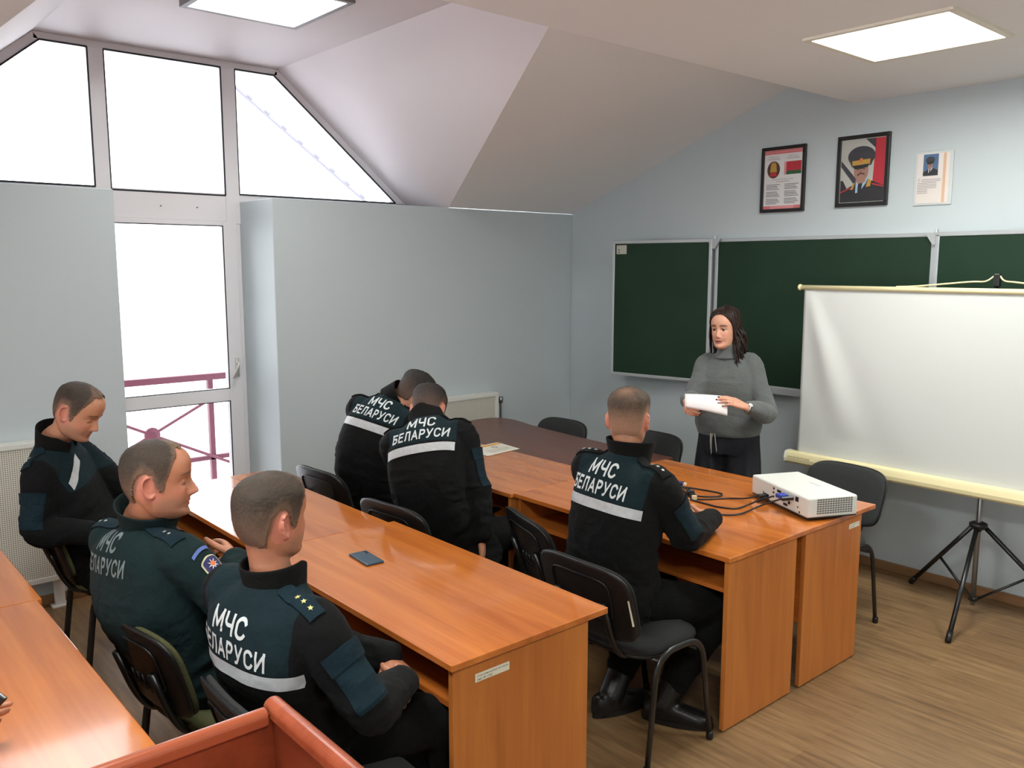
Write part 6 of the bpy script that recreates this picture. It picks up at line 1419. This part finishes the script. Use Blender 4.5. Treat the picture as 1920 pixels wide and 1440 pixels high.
th = .010 + .014 * sstep(.05, .11, Z) * sstep(25, 80, deg) + .012 * sstep(.0, -.08, Z) * sstep(60, 110, deg) + .008 * sstep(90, 150, deg) * sstep(-.02, .05, Z) + strand
th = th - .006 * np.exp(-(X / .006) ** 2) * (deg < 60)
Q = np.stack([X, Y, Z], -1); N_ = Q - np.array([0, -.01, 0.0]); N_[..., 2] *= .8; N_ /= np.linalg.norm(N_, axis=-1, keepdims=True); Pw = Q + N_ * (th * mask - .003 * (1 - mask))[..., None]
vid = {}; V = []; Fs = []
def vi(i, j):
    if (i, j) not in vid: vid[(i, j)] = len(V); V.append(tuple(T(Vector(Pw[i, j]) * hs)))
    return vid[(i, j)]
for i in range(69):
    for j in range(120):
        j2 = (j + 1) % 120
        if mask[i, j] > .02 or mask[i + 1, j] > .02 or mask[i, j2] > .02: Fs.append((vi(i, j), vi(i, j2), vi(i + 1, j2), vi(i + 1, j)))
tp_ = len(V); V.append(tuple(T(Vector((0, -.01, .137)) * hs)))
for j in range(120): Fs.append((vi(69, j), vi(69, (j + 1) % 120), tp_))
me = bpy.data.meshes.new('hair'); me.from_pydata(V, [], Fs); hw_ = link_mesh(me, 'hair', HAIRW, wb)
rg = random.Random(5); mb = MB(); kx = 0
for k in range(330):
    a = rg.uniform(108, 284); side = math.radians(a); zst = rg.uniform(-.075, .02); x, y = fn(np.array([side]), np.array([zst])); x, y = float(x[0]), float(y[0])
    frontness = max(0, math.cos(math.radians((a if a < 180 else 360 - a) - 80))) ** 8
    p0 = Vector((x, y, 0)) * 1.10; outd = Vector((x, y, 0)).normalized(); ln = rg.uniform(.13, .215) - .03 * frontness; ph_ = rg.uniform(0, 6.28); amp = rg.uniform(.007, .015); lay = rg.uniform(-.012, .010); pts = []; rad = []
    for q in range(11):
        v = q / 10; wv = Vector((math.cos(ph_ + v * 9), math.sin(ph_ + v * 9), 0)) * amp * v
        o_ = outd * (-.004 + .024 * min(1, v * 3.5) + lay + .010 * v)
        pts.append(T((p0 + o_ + wv + Vector((0, .004 * v, zst - ln * v))) * hs)); rad.append((.0048 + .002 * math.sin(PI * v)) * (1 - v) ** .45 * min(1, .25 + v * 5) + .0008)
    mb.tube(pts, rad, 7)
for s in (-1, 1):                                          # face framing strands
    for k in range(9):
        t0 = k / 8; q0 = Vector((s * (.064 + .010 * t0), .040 - .034 * t0, .048 - .035 * t0)); pts = []; rad = []; ph_ = rg.uniform(0, 6)
        for q in range(12):
            v = q / 11; pts.append(T((q0 + Vector((s * (.016 * math.sin(PI * .6 * v) + .004), -.030 * v + .006 * math.sin(ph_ + v * 7) * v, -(.16 + .02 * t0) * v)) + Vector((s * .004, .003, 0))) * hs)); rad.append(.0060 * (1 - v) ** .4 * min(1, .25 + v * 4) + .0008)
        mb.tube(pts, rad, 7)
mb.build('loose_waves', HAIRW, wb, smooth=True)
# the sheet of paper in her hands
pa = [Vector(v) + Vector((.009, -.014, 0)) for v in ((2.118, -1.150, 1.158), (2.318, -1.012, 1.152), (2.352, -1.055, 1.046), (2.150, -1.190, 1.086))]
pp = thing('paper', 'white sheet of paper curled slightly in the standing woman\'s hands', 'paper', (2.23, -1.10, 1.08)); P = []
nrm = (pa[1] - pa[0]).cross(pa[3] - pa[0]).normalized()
if nrm.y > 0: nrm = -nrm
for j in range(9):
    v = j / 8; P.append([(pa[0].lerp(pa[1], u)).lerp(pa[3].lerp(pa[2], u), v) + nrm * (.014 * math.sin(PI * v) + .006 * math.sin(PI * u)) for u in [i / 14 for i in range(15)]])
pe = MB().grid(P).build('sheet', PAPER, pp, smooth=True); pe.modifiers.new('thickness', 'SOLIDIFY').thickness = .0006

# ------------------------------------------------------------------ the person at the back desk, only a hand in the picture
b8, to8, s8, T8, HR8, tips8 = person('person', dict(root=(2.72, -5.62, 0), hip=(2.72, -5.62, .560), c7=(2.74, -5.50, 1.08), hyaw=0, syaw=-5, bulge=.04, head=(2.75, -5.45, 1.23), hrot=(0, -25, 0), lids=1.0,
    elbowR=(2.98, -5.22, .815), wristR=(2.945, -5.02, .835), elbowL=(2.50, -5.24, .82), wristL=(2.68, -5.02, .797), handR=dict(d=(.55, .80, .10), n=(.75, -.5, .3), curls=[(.15, .2, .1), (.5, .7, .4), (.6, .8, .4), (.7, .8, .4)], thumb=(.7, .5, -.3)), handL=dict(d=(.4, .9, 0), n=(0, 0, 1), curls=SOFT),
    kneeR=(2.85, -5.32, .515), kneeL=(2.60, -5.32, .515), ankleR=(2.86, -5.36, .10), ankleL=(2.6, -5.36, .10), toeR=(.1, 1, 0), toeL=(0, 1, 0), voxel=.0045, skin=SKB,
    label='person at the back desk, only fingers holding a phone visible at the picture edge'))
P8 = dict(root=(2.72, -5.62, 0), hip=(2.72, -5.62, .560), elbowR=(2.98, -5.22, .815), wristR=(2.945, -5.02, .835), elbowL=(2.50, -5.24, .82), wristL=(2.68, -5.02, .797), kneeR=(2.85, -5.32, .515), kneeL=(2.60, -5.32, .515), ankleR=(2.86, -5.36, .10), ankleL=(2.6, -5.36, .10), toeR=(.1, 1, 0), toeL=(0, 1, 0))
hair_cap('hair', b8, T8, HAIRB, 1.0, HL_FADE, .012, .004, .002, .012, .4, 77)
uniform(b8, to8, s8, T8, HR8, P8, seed=9); trousers(b8, to8, P8, TROUS, 40)
place(chG, 2.72, -5.64, 0, 'charcoal chair behind the back desk under the person holding a phone')
p8 = thing('phone', 'black phone held up by the fingers at the picture edge over the back desk', 'phone', (3.06, -4.90, .86)); MB().obox((3.045, -4.925, .895), (.55, .5, .75), (.75, .6, -.6), (-.6, .78, 0), .074, .036, .004).build('body', mat('black_glass', (18, 20, 24), .15), p8, bevel=.004)
